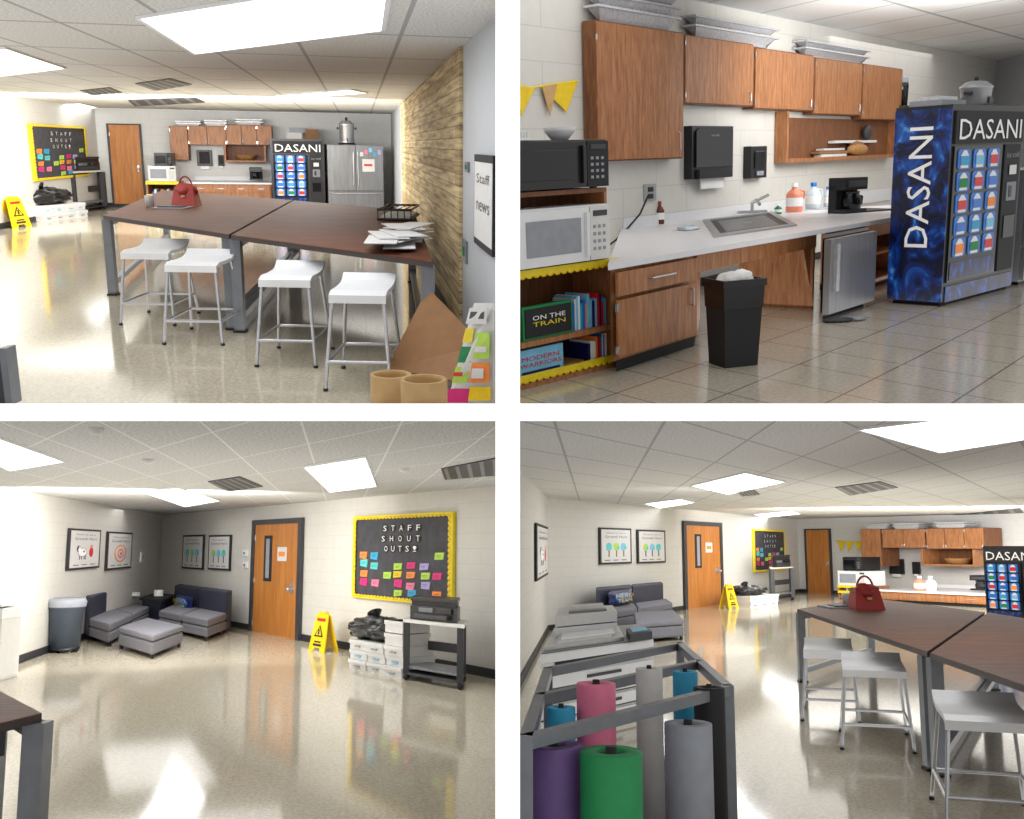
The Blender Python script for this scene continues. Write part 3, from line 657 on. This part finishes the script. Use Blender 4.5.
fr,w,h=W2.off(.12).R(751,146,767,178); b=B(); b.box(0,w,0,.12,0,h,'black'); b.box(w*.2,w*.8,-.02,0,h*.3,h*.85,'glass'); b.box(w*.3,w*.7,-.03,0,h*.08,h*.22,'greyroll'); b.done('soap_dispenser',fr,.02)
fr,w,h=W2.R(643,184,655,201); b=B(); b.box(0,w,-.02,0,0,h,'steel'); b.box(w*.3,w*.7,-.03,-.02,h*.15,h*.42,'black'); b.box(w*.3,w*.7,-.03,-.02,h*.55,h*.82,'black'); b.done('power_outlet',fr)
Kp=Pl(S2,S2.pt(612,376),S2.pt(905,279))
zw=.9
def PP(x,y,z=0): return S2.pt(x,y,z)
b=B()
top=[PP(608,264,zw),PP(907,215,zw),PP(890,205,zw),PP(755,214,zw),PP(622,227,zw)]
b.prism(top,zw-.05,zw,'laminate'); b.done('laminate_countertop',S2.M)
b=B(); b.box(W2.tz(622,215)[0],W2.tz(889,190)[0],-.03,-.002,zw-.1,zw+.12,'laminate'); b.done('laminate_backsplash',W2.mat())
b=B(); q=[PP(612,374),PP(697,346),PP(700,326),PP(622,347)]
b.prism(q,.1,zw-.05,'cab'); c=sum(q,Vector())/4; b.prism([c+(p-c)*.92 for p in q],0,.1,'matte_black'); b.done('kitchen_base_cabinet',S2.M)
t0,t1=Kp.tz(614,320)[0],Kp.tz(695,320)[0]; w=t1-t0
b=B(); b.box(0.02,w-.02,-.03,-.005,.14,.6,'cab'); b.box(.02,w-.02,-.03,-.005,.63,.82,'cab'); b.tube([(w*.38,-.03,.73),(w*.38,-.06,.73),(w*.66,-.06,.73),(w*.66,-.03,.73)],.009,'chrome'); b.tube([(w*.9,-.03,.42),(w*.9,-.06,.42),(w*.9,-.06,.56),(w*.9,-.03,.56)],.009,'chrome')
for z in (.2,.54): b.box(.0,.03,-.036,-.01,z-.03,z+.03,'chrome')
b.done('cabinet_door_front',Kp.mat(t0),.004)
t0,t1=Kp.tz(698,250)[0],Kp.tz(817,250)[0]; w=t1-t0
b=B(); b.box(0,w,0.01,.05,.68,.85,'cab')
b.prism([(w-.05,.02),(w,.02),(w+.0,.9),(w-.06,.9)],0,.68,'cab'); b.prismY([(w-.25,.68),(w-.05,.68),(w-.05,.25)],.05,.08,'cab'); b.done('sink_apron_panel',Kp.mat(t0))
sk=[PP(714,238,zw),PP(797,226,zw),PP(772,212.5,zw),PP(703,221,zw)]
c=sum(sk,Vector())/4; b=B()
inn=[c+(p-c)*.84 for p in sk]
for i in range(4):
    j=(i+1)%4; b.prism([sk[i],sk[j],inn[j],inn[i]],zw+.001,zw+.02,'steel')
b.prism(inn,zw+.001,zw+.004,'dark'); b.prism([c+(p-c)*.66 for p in sk],zw+.004,zw+.006,'greymetal'); b.cyl(c+Vector((0,0,.006)),c+Vector((0,0,.01)),.07,'chrome'); b.done('stainless_sink',S2.M)
f=PP(752,214,zw); b=B(); b.box(-.2,.2,-.06,.06,.012,.05,'chrome'); b.tube([(0,0,.04),(0,0,.16),(-.02,-.3,.2),(-.02,-.5,.15)],.022,'chrome'); b.tube([(0.02,0,.16),(.22,-.05,.26)],.02,'chrome'); b.done('kitchen_faucet',S2.M@Matrix.Translation(f))
b=B(); b.prism([(-.22,-.3),(.2,-.35),(.24,.25),(-.1,.3)],0,.01,'box'); b.ball((.02,0,.03),(.14,.18,.03),'clear',6,10,.4); b.done('plastic_bag_on_counter',atpt(S2,686,231,zw))
bottle(atpt(S2,660,224,zw),.055,.28,'amber','red',name='vanilla_bottle')
bottle(atpt(S2,794,212,zw),.115,.40,'peach',name='dish_soap_bottle',handle=True); bottle(atpt(S2,813,209,zw),.11,.38,'clear','blue',name='water_jug',handle=True); bottle(atpt(S2,827,207,zw),.05,.3,'clear','blue',name='spray_bottle'); bottle(atpt(S2,778,214,zw),.05,.13,'green',name='dish_sponge_cup')
fr=atpt(S2,845,214,zw,.5); coffeemaker(fr,.4,.46,.3)
b=B(); b.prism([(-.25,-.3),(.35,-.3),(.35,.3),(-.25,.3)],0,.02,'black'); b.done('serving_tray',atpt(S2,862,211,zw,.5))
b=B(); pts=[W2.off(.1).tz(x,y) for x,y in ((648,196),(640,214),(628,228),(616,240),(608,246))]; b.tube([(t,0,z) for t,z in pts],.012,'black'); b.done('power_cord',W2.off(.1).mat())
b=B(); q=[PP(820,321),PP(866,306),PP(862,296),PP(824,307)]; b.prism(q,.05,.84,'black'); c=sum(q,Vector())/4; b.prism([c+(p-c)*.9 for p in q],0,.05,'black')
b.face(q[0],q[1],0,1,.07,.83,.02,.09,'steeldark'); b.face(q[0],q[1],.06,.12,.3,.78,.09,.13,'chrome'); b.done('mini_fridge',S2.M)
t0,t1=Kp.tz(868,260)[0],Kp.tz(905,260)[0]; w=t1-t0; b=B()
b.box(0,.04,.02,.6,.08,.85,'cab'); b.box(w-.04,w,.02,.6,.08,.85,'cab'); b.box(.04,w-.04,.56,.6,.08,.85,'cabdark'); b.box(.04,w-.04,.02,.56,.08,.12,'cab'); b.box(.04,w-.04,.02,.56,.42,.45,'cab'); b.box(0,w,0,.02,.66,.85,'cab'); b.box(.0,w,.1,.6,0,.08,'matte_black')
b.cyl((.3,.3,.12),(.3,.3,.32),.1,'box'); b.ball((.5,.3,.52),(.15,.15,.08),'white')
b.hexa([(w,0,.1),(w+.03,0.03,.1),(w-.25,-.62,.1),(w-.28,-.6,.1)],[(w,0,.64),(w+.03,.03,.64),(w-.25,-.62,.64),(w-.28,-.6,.64)],'cab'); b.done('kitchen_base_cabinet',Kp.mat(t0))
p0=PP(733,364); b=B()
def rr_(w,z): return [(-w,-w*.9,z),(w,-w*.9,z),(w,w*.9,z),(-w,w*.9,z)]
hb=.70
b.hexa(rr_(.150,0),rr_(.180,hb-.02),'matte_black'); b.hexa(rr_(.178,hb-.22),rr_(.186,hb-.03),'bag')
for x0,x1,y0,y1 in ((-.195,.195,-.18,-.165),(-.195,.195,.165,.18),(-.195,-.18,-.165,.165),(.18,.195,-.165,.165)): b.box(x0,x1,y0,y1,hb-.04,hb+.015,'bag')
b.ball((0,0,hb-.02),(.155,.14,.085),'box',14,22,.2,4); b.ball((.05,-.03,hb+.03),(.09,.08,.05),'white',10,16,.25,8); b.done('waste_bin',S2.M@Matrix.Translation(p0)@Matrix.Rotation(.3,4,'Z'))
Bp=Pl(S2,S2.pt(515,392),S2.pt(618,366)); t1=Bp.tz(618,320)[0]; zt=Bp.tz(560,268)[1]; w=t1
D5=.5; bl=Bp.off(-D5).tz(516,300)[0]
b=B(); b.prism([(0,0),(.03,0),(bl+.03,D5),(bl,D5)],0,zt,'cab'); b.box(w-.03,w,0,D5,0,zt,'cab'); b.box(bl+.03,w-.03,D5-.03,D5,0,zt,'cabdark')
for z in (.0,.36*zt,zt-.04): b.prism([(.03,0),(w-.03,0),(w-.03,D5-.03),(bl+.03,D5-.03)],z,z+.04,'cab')
for z in (.06,zt-.03):
    b.box(0,w,-.015,0,z,z+.05,'yellow')
    for i in range(16): b.ball((w*(i+.5)/16,-.01,z),(w/32,.008,.02),'signyellow',5,8)
b.done('bookcase',Bp.mat())
b=B(); rnd=random.Random(9)
def books(x0,x1,z,hmax):
    x=x0
    while x<x1:
        t=rnd.uniform(.015,.035); hh=hmax*rnd.uniform(.7,1); b.box(x,x+t-.002,.06,.3,z,z+hh,rnd.choice(['white','skyblue','blue','navy','green','box','redc','cyan','orange'])); x+=t
s2=.36*zt+.04
b.box(w*.12,w*.58,.04,.08,s2,s2+.26,'green'); b.box(w*.14,w*.56,.03,.04,s2+.02,s2+.24,'matte_black'); b.text('ON THE',w*.2,w*.5,s2+.15,.035,.026,'white'); b.text('TRAIN',w*.2,w*.5,s2+.1,.035,.026,'yellow'); books(w*.6,w*.93,s2,.28)
b.box(w*.06,w*.48,.04,.08,.04,.29,'skyblue'); b.text('MODERN',w*.1,w*.44,.2,.035,.035,'redc'); b.text('WARRIORS',w*.08,w*.46,.15,.035,.035,'redc'); b.box(w*.1,w*.44,.03,.04,.06,.12,'navy'); b.box(w*.52,w*.72,.08,.3,.04,.1,'card'); books(w*.74,w*.93,.04,.27)
b.done('row_of_books',Bp.mat())
fr=Bp.mat(0,0.02,zt); h1=Bp.tz(560,195)[1]-zt; w2_=Bp.tz(609,225)[0]
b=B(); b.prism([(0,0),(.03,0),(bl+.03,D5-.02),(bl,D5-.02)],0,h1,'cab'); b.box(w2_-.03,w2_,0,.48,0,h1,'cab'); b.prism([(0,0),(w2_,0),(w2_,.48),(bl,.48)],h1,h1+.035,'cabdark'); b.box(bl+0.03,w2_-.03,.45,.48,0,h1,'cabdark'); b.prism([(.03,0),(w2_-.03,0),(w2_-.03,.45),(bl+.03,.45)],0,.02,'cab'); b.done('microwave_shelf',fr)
microwave(Bp.mat(.035,-.04,zt+.021),w2_-.09,h1*.8,.4,'plasticwhite','offwhite',bl)
h2=Bp.tz(560,140)[1]-(zt+h1+.035)
microwave(Bp.mat(0,0,zt+h1+.036),w2_-.01,h2,.42,'black','matte_black',bl)
zz=zt+h1+.036+h2
b=B(); b.lathe([(0,0),(.06,0),(.12,.07),(.13,.1),(.12,.1),(.1,.06),(.05,.015)],(w2_*.7,.2,0),'plasticwhite'); b.done('mixing_bowl',Bp.mat(0,0,zz))
b=B()
for i in range(8): b.box(.01+.03*i,.03+.03*i,.0,.05,0,.06,'plasticwhite')
b.box(.0,.25,-.01,.0,.0,.02,'white'); b.done('dish_rack',Bp.mat(0.03,0.02,zz))
pl=W2.off(.03); b=B()
pts=[pl.tz(x,y) for x,y in ((516,85),(530,88),(555,84),(578,81))]; b.tube([(t,0,z) for t,z in pts],.01,'yellow')
for tri in (((515,86),(534,88),(521,116)),((541,87),(577,81),(566,112))):
    q=[pl.tz(x,y) for x,y in tri]; b.prismY(q,-.01,.0,'signyellow')
q=[pl.tz(x,y) for x,y in ((541,87),(556,84),(549,116))]; b.prismY(q,-.02,-.01,'kraft')
b.done('pennant_garland',pl.mat())
Vp=Pl(S2,S2.pt(941,307),S2.pt(1045,279)); hv=Vp.tz(950,104)[1]
vending(Vp.mat(),Vp.tz(1018,200)[0],hv,.62)
fr,w,h=front(S2,(1019,286),(1090,268),168); fridge(fr,w,h,.8,False)
slowcooker(Vp.mat(Vp.tz(998,100)[0],.25,hv),.17,.32)
fr=Vp.mat(.05,.15,hv); b=B(); b.box(0,.6,0,.35,0,.06,'greyroll'); b.box(.05,.5,.05,.3,.06,.1,'foil'); b.done('stacked_lids',fr)
fr=up.mat(up.tz(900,90)[0],.02,up.tz(903,108)[1]); 
b=B(); 
b.box(0,.45,-.1,.12,0,.04,'dark'); b.lathe([(0,0),(.1,0),(.11,.35),(.1,.4)],(.2,.01,.04),'glass'); b.lathe([(.1,.4),(.1,.48),(0,.5)],(.2,.01,.04),'greyroll'); b.done('blender_jar',fr)
b=B(); b.ball((0,0,.02),(.15,.08,.03),'dark',6,12,.5,2); b.ball((.2,.1,.015),(.1,.12,.02),'greyroll',6,12,.5,3); b.done('crumpled_rag',atpt(S2,838,322,0))
# ============================================================ ROOM 3 (lower left)
W3L=wall(S3,'wall_left',(-160,729),(158,612),blk('painted_block_c',(208,205,198),1.3),side='left')
W3B=wall(S3,'wall_back',(158,612),(503,680),blk('painted_block_c2',(208,205,198),1.3),side='back')
va,vb=covec(W3L.u,W3B.u,2.0,1.45)
slab(S3,'ceiling',[(-300,417),(504,417),(504,526),(-100,526)],2.40,True,gridmat('ceiling_tiles_c',(198,198,197),(226,226,224),va,vb,.02,.025,.8,.26,45))
fa,fb=covec(W3L.u,W3B.u,.9,.62)
slab(S3,'floor',[(-400,1000),(504,1000),(504,596),(0,596)],0,False,gridmat('polished_vinyl_floor_b',(196,187,167),(180,171,151),fa,fb,.008,.012,.08,.17,42,.45))
light(S3,[(-50,440),(10,469),(63,460),(0,437)]); light(S3,[(143,491),(185,506),(219,500),(178,487)]); light(S3,[(305,466),(330,491),(376,485),(365,456)])
vent(S3,[(208,481),(228,491),(263,486),(240,476)]); vent(S3,[(441,468),(445,479),(503,474),(503,456)])
for x,y in ((148,459),(404,468),(96,428)):
    P=S3.pt(x,y,2.4); b=B(); b.lathe([(.05,0),(.05,-.015),(.03,-.04),(0,-.045)],(0,0,0),'offwhite'); b.done('smoke_detector',S3.M@Matrix.Translation(P))
door(*W3B.R(256,524,300,641,y=-.01),window=True,flip=False)
bulletin(*W3B.R(358,517,453,599,y=-.01))
poster(*W3L.R(66,529,98,569,y=-.01),1); poster(*W3L.R(105,532,130,569,y=-.01),2); poster(*W3B.R(184,535,205,569,y=-.01),3); poster(*W3B.R(210,535,232,570,y=-.01),4)
for bx in ((244,550,248,556),(244,562,248,568),(140,552,143,562)):
    pl=W3B if bx[0]>158 else W3L; fr,w,h=pl.R(*bx); b=B(); b.box(0,w,-.03,0,0,h,'plasticwhite'); b.box(w*.35,w*.65,-.045,-.03,h*.35,h*.65,'greymetal'); b.done('light_switch',fr)
sofaq(S3,[(108,648),(150,624),(128,617),(86,640)],[(88,641),(130,617.5),(124,616),(82,639)],.38,.76,2)
sofaq(S3,[(158,630),(207,642),(228,633),(176,620)],[(173,621),(226,634),(231,631),(178,618.5)],.38,.78,2)
ottomanq(S3,[(118,649),(152,660),(182,647),(146,637)],.35)
b=B(); q=[S3.pt(*p) for p in ((138,624),(160,627),(176,619.5),(154,617))]; b.prism(q,.5,.55,'matte_black'); c=sum(q,Vector())/4; b.prism([c+(p-c)*.85 for p in q],0,.5,'sofab'); b.cyl(c+Vector((0,0,.55)),c+Vector((0,0,.68)),.1,'white'); b.cyl(c+Vector((-.5,0,.55)),c+Vector((-.5,0,.63)),.1,'box'); b.done('corner_side_table',S3.M)
pl=Pl(S3,S3.pt(173,621),S3.pt(226,634)).off(.12); pillow(*pl.R(176,595,193,611),('HERO','TEAM'))
P=S3.pt(64,652,0); r=17/1000*P.y; ht=Pl(S3,S3.pt(40,652),S3.pt(90,652)).tz(64,598)[1]
b=B(); b.lathe([(0,.07),(r*.8,.07),(r*.95,ht*.8),(r*1.05,ht*.82),(r*1.05,ht*.9),(r*.9,ht*.9),(r*.85,ht*.7)],(0,0,0),'bin',28); b.lathe([(r*1.06,ht*.84),(r*1.1,ht*.92),(r*1.0,ht),(r*.7,ht*.98),(r*.5,ht*.8)],(0,0,0),'greyroll',28)
b.lathe([(r*.85,0.04),(r*.85,.08),(0,.09)],(0,0,0),'black')
for k in range(5): a=k*1.256; b.ball((r*.7*math.cos(a),r*.7*math.sin(a),.04),(.04,.04,.04),'black',6,8)
b.done('round_trash_can',S3.M@Matrix.Translation(P))
P=S3.pt(-22,682,0); b=B(); b.box(0,.24,0,.5,0.0,.75,'offwhite'); b.box(0,.25,-.02,.45,.75,.88,'plasticwhite'); b.box(.05,.22,-.01,0,.2,.35,'greymetal'); b.box(0,.24,-.01,0,.45,.47,'dark'); b.prismY([(0,.88),(.25,.9),(.25,.93),(0,.93)],-.05,.4,'plasticwhite'); b.done('office_copier',S3.M@Matrix.Translation(P),.01)
fr,w,h=front(S3,(308,650),(324,653),613); wetsign(fr,w,h,.25)
fr,w,h=front(S3,(348,668),(402,679),643); boxstack(fr,w,h,.45,3,3); hb=h
P=Pl(S3,S3.pt(348,668),S3.pt(402,679)); _,w,h=P.R(338,618,386,645); binbag(P.mat(P.tz(338,640)[0],.0,hb*.97),w,h,.6); 
b=B(); t=P.tz(385,640)[0]; 
for i in range(2): b.box(0,P.len-t,0,.4,i*.16,i*.16+.15,'box'); b.box(-.01,P.len-t+.01,-.01,.41,i*.16+.1,i*.16+.15,'box')
b.done('paper_ream_box',P.mat(t,0,hb))
cartq(S3,[(403,680),(463,691),(466,682),(410,673)],.74,.27)
table(S3,[(-90,745),(42,713),(-2,690),(-140,705)],.87,lw=.1)
# ============================================================ ROOM 4 (lower right)
W4L=wall(S4,'wall_left',(513,697),(548,631),blk('painted_block_d',(210,208,202),1.6),side='left')
W4B=wall(S4,'wall_back',(548,631),(800,592),blk('painted_block_d2',(210,208,202),1.6),side='back')
W4K=wall(S4,'wall_kitchen',(800,592),(1200,612),blk('kitchen_wall_paint',(210,209,206),1.6),side='kitchen')
va,vb=covec(W4L.u,W4B.u,2.4,1.9)
slab(S4,'ceiling',[(512,417),(1300,417),(1200,528),(512,528)],2.57,True,gridmat('ceiling_tiles_d',(218,218,216),(172,172,172),va,vb,.03,.03,.8,.2,45))
fa,fb=covec(W4L.u,W4B.u,1.2,.9)
slab(S4,'floor',[(512,1000),(1500,1000),(1250,575),(512,585)],0,False,gridmat('polished_vinyl_floor_c',(197,188,168),(181,172,152),fa,fb,.008,.01,.09,.17,42,.45))
light(S4,[(860,428),(940,451),(1060,432),(1000,410)]); light(S4,[(692,485),(728,493.5),(784,481),(745,472)]); light(S4,[(645,503),(660,507.5),(694,502),(680,498.5)]); light(S4,[(754,514),(765,517),(800,513.5),(790,510.5)])
vent(S4,[(835,487),(850,495),(898,487),(880,481)]); vent(S4,[(735,490),(742,496),(760,494),(752,488)]); vent(S4,[(950,515),(955,519),(1024,513),(1020,508)])
door(*W4B.R(685,526,719,610,y=-.01),window=True); door(*W4K.R(808,530,831,594,y=-.01))
bulletin(*W4B.R(753,531,783,570,y=-.01))
poster(*W4B.R(598,528,630,564,y=-.01),3); poster(*W4B.R(636,530,664,563,y=-.01),4); poster(*W4L.R(534,525,546,578,y=-.01),1)
sofaq(S4,[(596,636),(673,621),(667,615.5),(596,628)],[(596,629),(664,616.5),(662,614.5),(596,625.5)],.4,.78,2)
ottomanq(S4,[(636,644),(684,640),(674,628),(634,631)],.36)
pl=Pl(S4,S4.pt(596,629),S4.pt(664,616.5)).off(.12); pillow(*pl.R(608,590,632,605),('HERO','TEAM'))
fr,w,h=front(S4,(729,609),(739,608),585); wetsign(fr,w,h,.3)
fr,w,h=front(S4,(751,608),(779,605),595); boxstack(fr,w,h,.8,3,2); binbag(fr@Matrix.Translation((0,0,h)),w*.75,h*.95,.8)
cartq(S4,[(772,603),(794,600),(793,598),(771,601)],1.0,.35)
kp=W4K.off(1.0)
uppercab(*kp.R(861,529,881,566),.9,1); uppercab(*kp.R(882,529,925,548),.9,2); uppercab(*kp.R(926,528,984,549),.9,3)
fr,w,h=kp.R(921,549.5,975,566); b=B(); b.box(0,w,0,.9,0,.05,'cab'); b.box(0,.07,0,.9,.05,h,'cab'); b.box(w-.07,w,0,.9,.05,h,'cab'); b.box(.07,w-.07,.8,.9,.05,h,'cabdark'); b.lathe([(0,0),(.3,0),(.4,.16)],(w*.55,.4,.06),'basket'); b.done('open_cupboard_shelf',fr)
for a in ((866,524,886,529),(893,523,918,529),(935,522,965,528)): 
    fr,w,h=kp.R(*a); foil(fr,w,h,.6)
for a,n in (((889,559,903,574),'paper_towel_dispenser'),((912,562,919,574),'soap_dispenser')):
    fr,w,h=W4K.off(.1).R(*a); b=B(); b.box(0,w,0,.09,0,h,'black'); b.box(w*.15,w*.85,-.02,0,h*.15,h*.9,'matte_black'); b.box(w*.2,w*.8,-.005,.03,-h*.2,0,'white'); b.done(n,fr,.01)
kc=W4K.off(3.0); zc=basecab(kc,872,986,592,2.9,4)
fr,w,h=kc.R(948,576,966,591.5,y=1); coffeemaker(fr,w,h,.5)
bottle(atpt(S4,920,591,zc),.16,.42,'peach'); bottle(atpt(S4,931,591,zc),.16,.42,'clear',name='water_jug')
mu=W4K.off(2.8); t0=mu.tz(838,590)[0]; t1=mu.tz(868,590)[0]; bookcase(S4,mu,t0,t1-t0,mu.tz(850,586)[1],1)
fr,w,h=mu.R(838,571,866,586); microwave(fr,w,h,.9,'plasticwhite','offwhite'); fr,w,h=mu.R(843,557,861,571); microwave(fr,w,h,.9,'black','matte_black')
pl=W4K.off(.05); b=B()
for x in (838,846,855): q=[pl.tz(*p) for p in ((x,541),(x+7,542),(x+3,552))]; b.prismY(q,-.01,0,'signyellow')
b.tube([(pl.tz(836,541)[0],0,pl.tz(836,541)[1]),(pl.tz(864,543)[0],0,pl.tz(864,543)[1])],.02,'yellow'); b.done('pennant_garland',pl.mat())
fr,w,h=front(S4,(988,628),(1045,634),546); vending(fr,w,h,1.2)
table(S4,[(797,609),(927,652),(985,612),(868,597.5)],.87)
table(S4,[(930,653),(1110,715),(1110,632),(988,612.3)],.87)
for xc,y,wp in ((828,650,48),(874,667,60),(990,717,84)): stool(S4,xc,y,wp,.66,.72,yaw=-.3)
handbag(atpt(S4,856,610,.87),.36,.4,.35)
b=B(); b.lathe([(0,0),(.06,0),(.08,.16)],(0,0,0),'plasticwhite'); b.done('paper_cup',atpt(S4,848,606,.87))
b=B(); b.box(0,.5,0,.5,0,.02,'greyroll'); b.box(.1,.4,.1,.4,.02,.035,'dark'); b.done('tablet_computer',atpt(S4,830,609,.87))
# copier: body with paper drawers, output bay, scanner deck with lid, control panel and stacked paper
q=[S4.pt(*p) for p in ((541,745),(655,716),(640,690),(553,702))]; zt=.78; c=sum(q,Vector())/4
b=B()
def sub(u0,u1,v0,v1):
    f=lambda u,v:(q[0].lerp(q[1],u)).lerp(q[3].lerp(q[2],u),v)
    return [f(u0,v0),f(u1,v0),f(u1,v1),f(u0,v1)]
b.prism(q,.05,zt*.72,'offwhite'); b.prism(sub(.04,.96,.12,.96),zt*.72,zt*.84,'dark'); b.prism(sub(0,.1,0,1),zt*.72,zt*.84,'offwhite'); b.prism(sub(.84,1,0,1),zt*.72,zt*.84,'offwhite'); b.prism(q,zt*.84,zt*.94,'plasticwhite'); b.prism([c+(p-c)*.99 for p in q],zt*.94,zt*.955,'greymetal')
b.prism(sub(.02,.72,.08,.98),zt*.955,zt*1.0,'offwhite')
for z in (.08,.25,.42,.57): b.face(q[0],q[1],.03,.97,zt*z,zt*(z+.13),0,.025,'plasticwhite'); b.face(q[0],q[1],.35,.65,zt*(z+.05),zt*(z+.085),.025,.04,'dark'); b.face(q[0],q[1],.0,1,zt*(z-.02),zt*z,0,.01,'dark')
b.prism(sub(.08,.68,.4,.96),zt,zt+.09,'plasticwhite'); b.prism(sub(.1,.66,.42,.94),zt+.09,zt+.1,'dark'); b.prism(sub(.08,.68,.4,.96),zt+.1,zt+.2,'offwhite'); b.prism(sub(.2,.58,.5,.62),zt+.2,zt+.22,'greymetal'); b.prism(sub(.22,.56,.7,.9),zt+.2,zt+.24,'box')
b.prism(sub(.76,.98,-.05,.3),zt*.955,zt+.04,'dark'); b.prism(sub(.79,.95,0,.24),zt+.04,zt+.05,'skyblue')
b.prism(sub(.12,.6,.1,.34),zt,zt+.03,'box'); b.prism(sub(.15,.63,.12,.36),zt+.03,zt+.045,'white')
for p in q: k=c+(p-c)*.9; b.ball((k.x,k.y,.03),(.03,.03,.03),'black',6,8)
b.done('office_copier',S4.M,.006)
z=.9
C4=[S4.pt(526,742,z),S4.pt(728,690,z),S4.pt(680,646,z),S4.pt(548,672,z)]
b=B(); t=.026
def bar(a,c2):
    d=(c2-a).normalized(); n=Vector((-d.y,d.x,0))*t; u=Vector((0,0,t))
    b.hexa([a-n-u,c2-n-u,c2+n-u,a+n-u],[a-n+u,c2-n+u,c2+n+u,a+n+u],'greymetal')
for zz in (z,.12,.5):
    for i in range(4):
        a=C4[i].copy(); c2=C4[(i+1)%4].copy(); a.z=c2.z=zz
        if zz==.5 and i in (0,): continue
        bar(a,c2)
for p in C4: b.box(p.x-t,p.x+t,p.y-t,p.y+t,.0,z+t,'greymetal'); b.cyl((p.x,p.y-.02,.03),(p.x,p.y+.02,.03),.03,'black')
bar(C4[0].lerp(C4[3],.5),C4[1].lerp(C4[2],.5))
b.prism([Vector((p.x,p.y,0)) for p in C4],.1,.12,'dark'); b.done('paper_roll_rack',S4.M)
for xc,y,zr,rp,m in ((596,684,1.0,19,'pink'),(649,669,1.0,13,'box'),(685,672,.96,12,'cyan'),(688,724,.84,23,'greyroll'),(709,688,.93,15,'matte_black'),(611,752,.84,30,'green'),(553,745,.84,28,'purple'),(561,708,.9,14,'cyan')):
    P=S4.pt(xc,y,zr); r=rp/1000*P.y
    b=B(); hh=zr-.12
    b.lathe([(r*.3,0),(r,0),(r,hh),(r*.99,hh+.004),(r*.5,hh+.004),(r*.48,hh-.02),(r*.46,hh-.1)],(0,0,0),m,36); b.lathe([(r*.46,hh-.05),(r*.44,hh-.01),(r*.2,hh-.01),(r*.18,hh+.02),(0,hh+.02)],(0,0,0),'matte_black'); b.done('bulletin_paper_roll',S4.M@Matrix.Translation((P.x,P.y,.12)))
# ============================================================ light
def lamp(S,x,Y,z,sx,sy,k,tilt=0,yaw=0):
    ld=bpy.data.lights.new('added_fill_lamp','AREA'); ld.shape='RECTANGLE'; ld.size=sx; ld.size_y=sy; ld.energy=k*sx*sy; ld.color=(1,.985,.955); ld.specular_factor=.1  # unseen area lamps added to brighten the rooms, not fixtures on the ceiling
    o=bpy.data.objects.new('added_fill_lamp',ld); scn.collection.objects.link(o); o.matrix_world=S.M@Matrix.Translation((x,Y,z))@Matrix.Rotation(yaw,4,'Z')@Matrix.Rotation(tilt,4,'X')
R_=math.radians
# room 1
lamp(S1,-6.0,17.5,2.42,6.4,13,2.2); lamp(S1,-6.3,18.5,2.0,6.5,.9,48,R_(86)); lamp(S1,-5.0,13.5,.03,6,15,1.1,R_(180))  # overhead fill, far-wall wash, then floor-level uplight standing in for bounced light
# room 2
lamp(S2,2.6,10,3.5,5,4,2.5); lamp(S2,7.5,18,3.5,5,5,3.0,0,R_(40)); lamp(S2,5.6,13.5,2.8,3,1.2,20,R_(80),R_(15)); lamp(S2,4.6,12,.03,4,7,1.7,R_(180),R_(-50))
# room 3
lamp(S3,-4.3,12.6,2.37,3.2,6.5,2.8,0,R_(15)); lamp(S3,-6.6,19.2,2.36,1.7,4,4,0,R_(25)); lamp(S3,-4.8,13.5,1.95,3,.8,46,R_(86),R_(20)); lamp(S3,-3.9,11,.03,4.5,8,1.6,R_(180),R_(12))
# room 4
lamp(S4,8.0,22,2.54,7,15,2.4,0,R_(-30)); lamp(S4,11,24,2.1,9,1,44,R_(86),R_(-12)); lamp(S4,5.5,15.5,.03,6,18,1.3,R_(180),R_(-28)); lamp(S4,3.2,16.5,2.2,1.4,9,4,R_(70),R_(62))
wd=bpy.data.worlds.new('world'); scn.world=wd; wd.use_nodes=True
bg=wd.node_tree.nodes['Background']; bg.inputs[0].default_value=(1,.99,.975,1); bg.inputs[1].default_value=.6
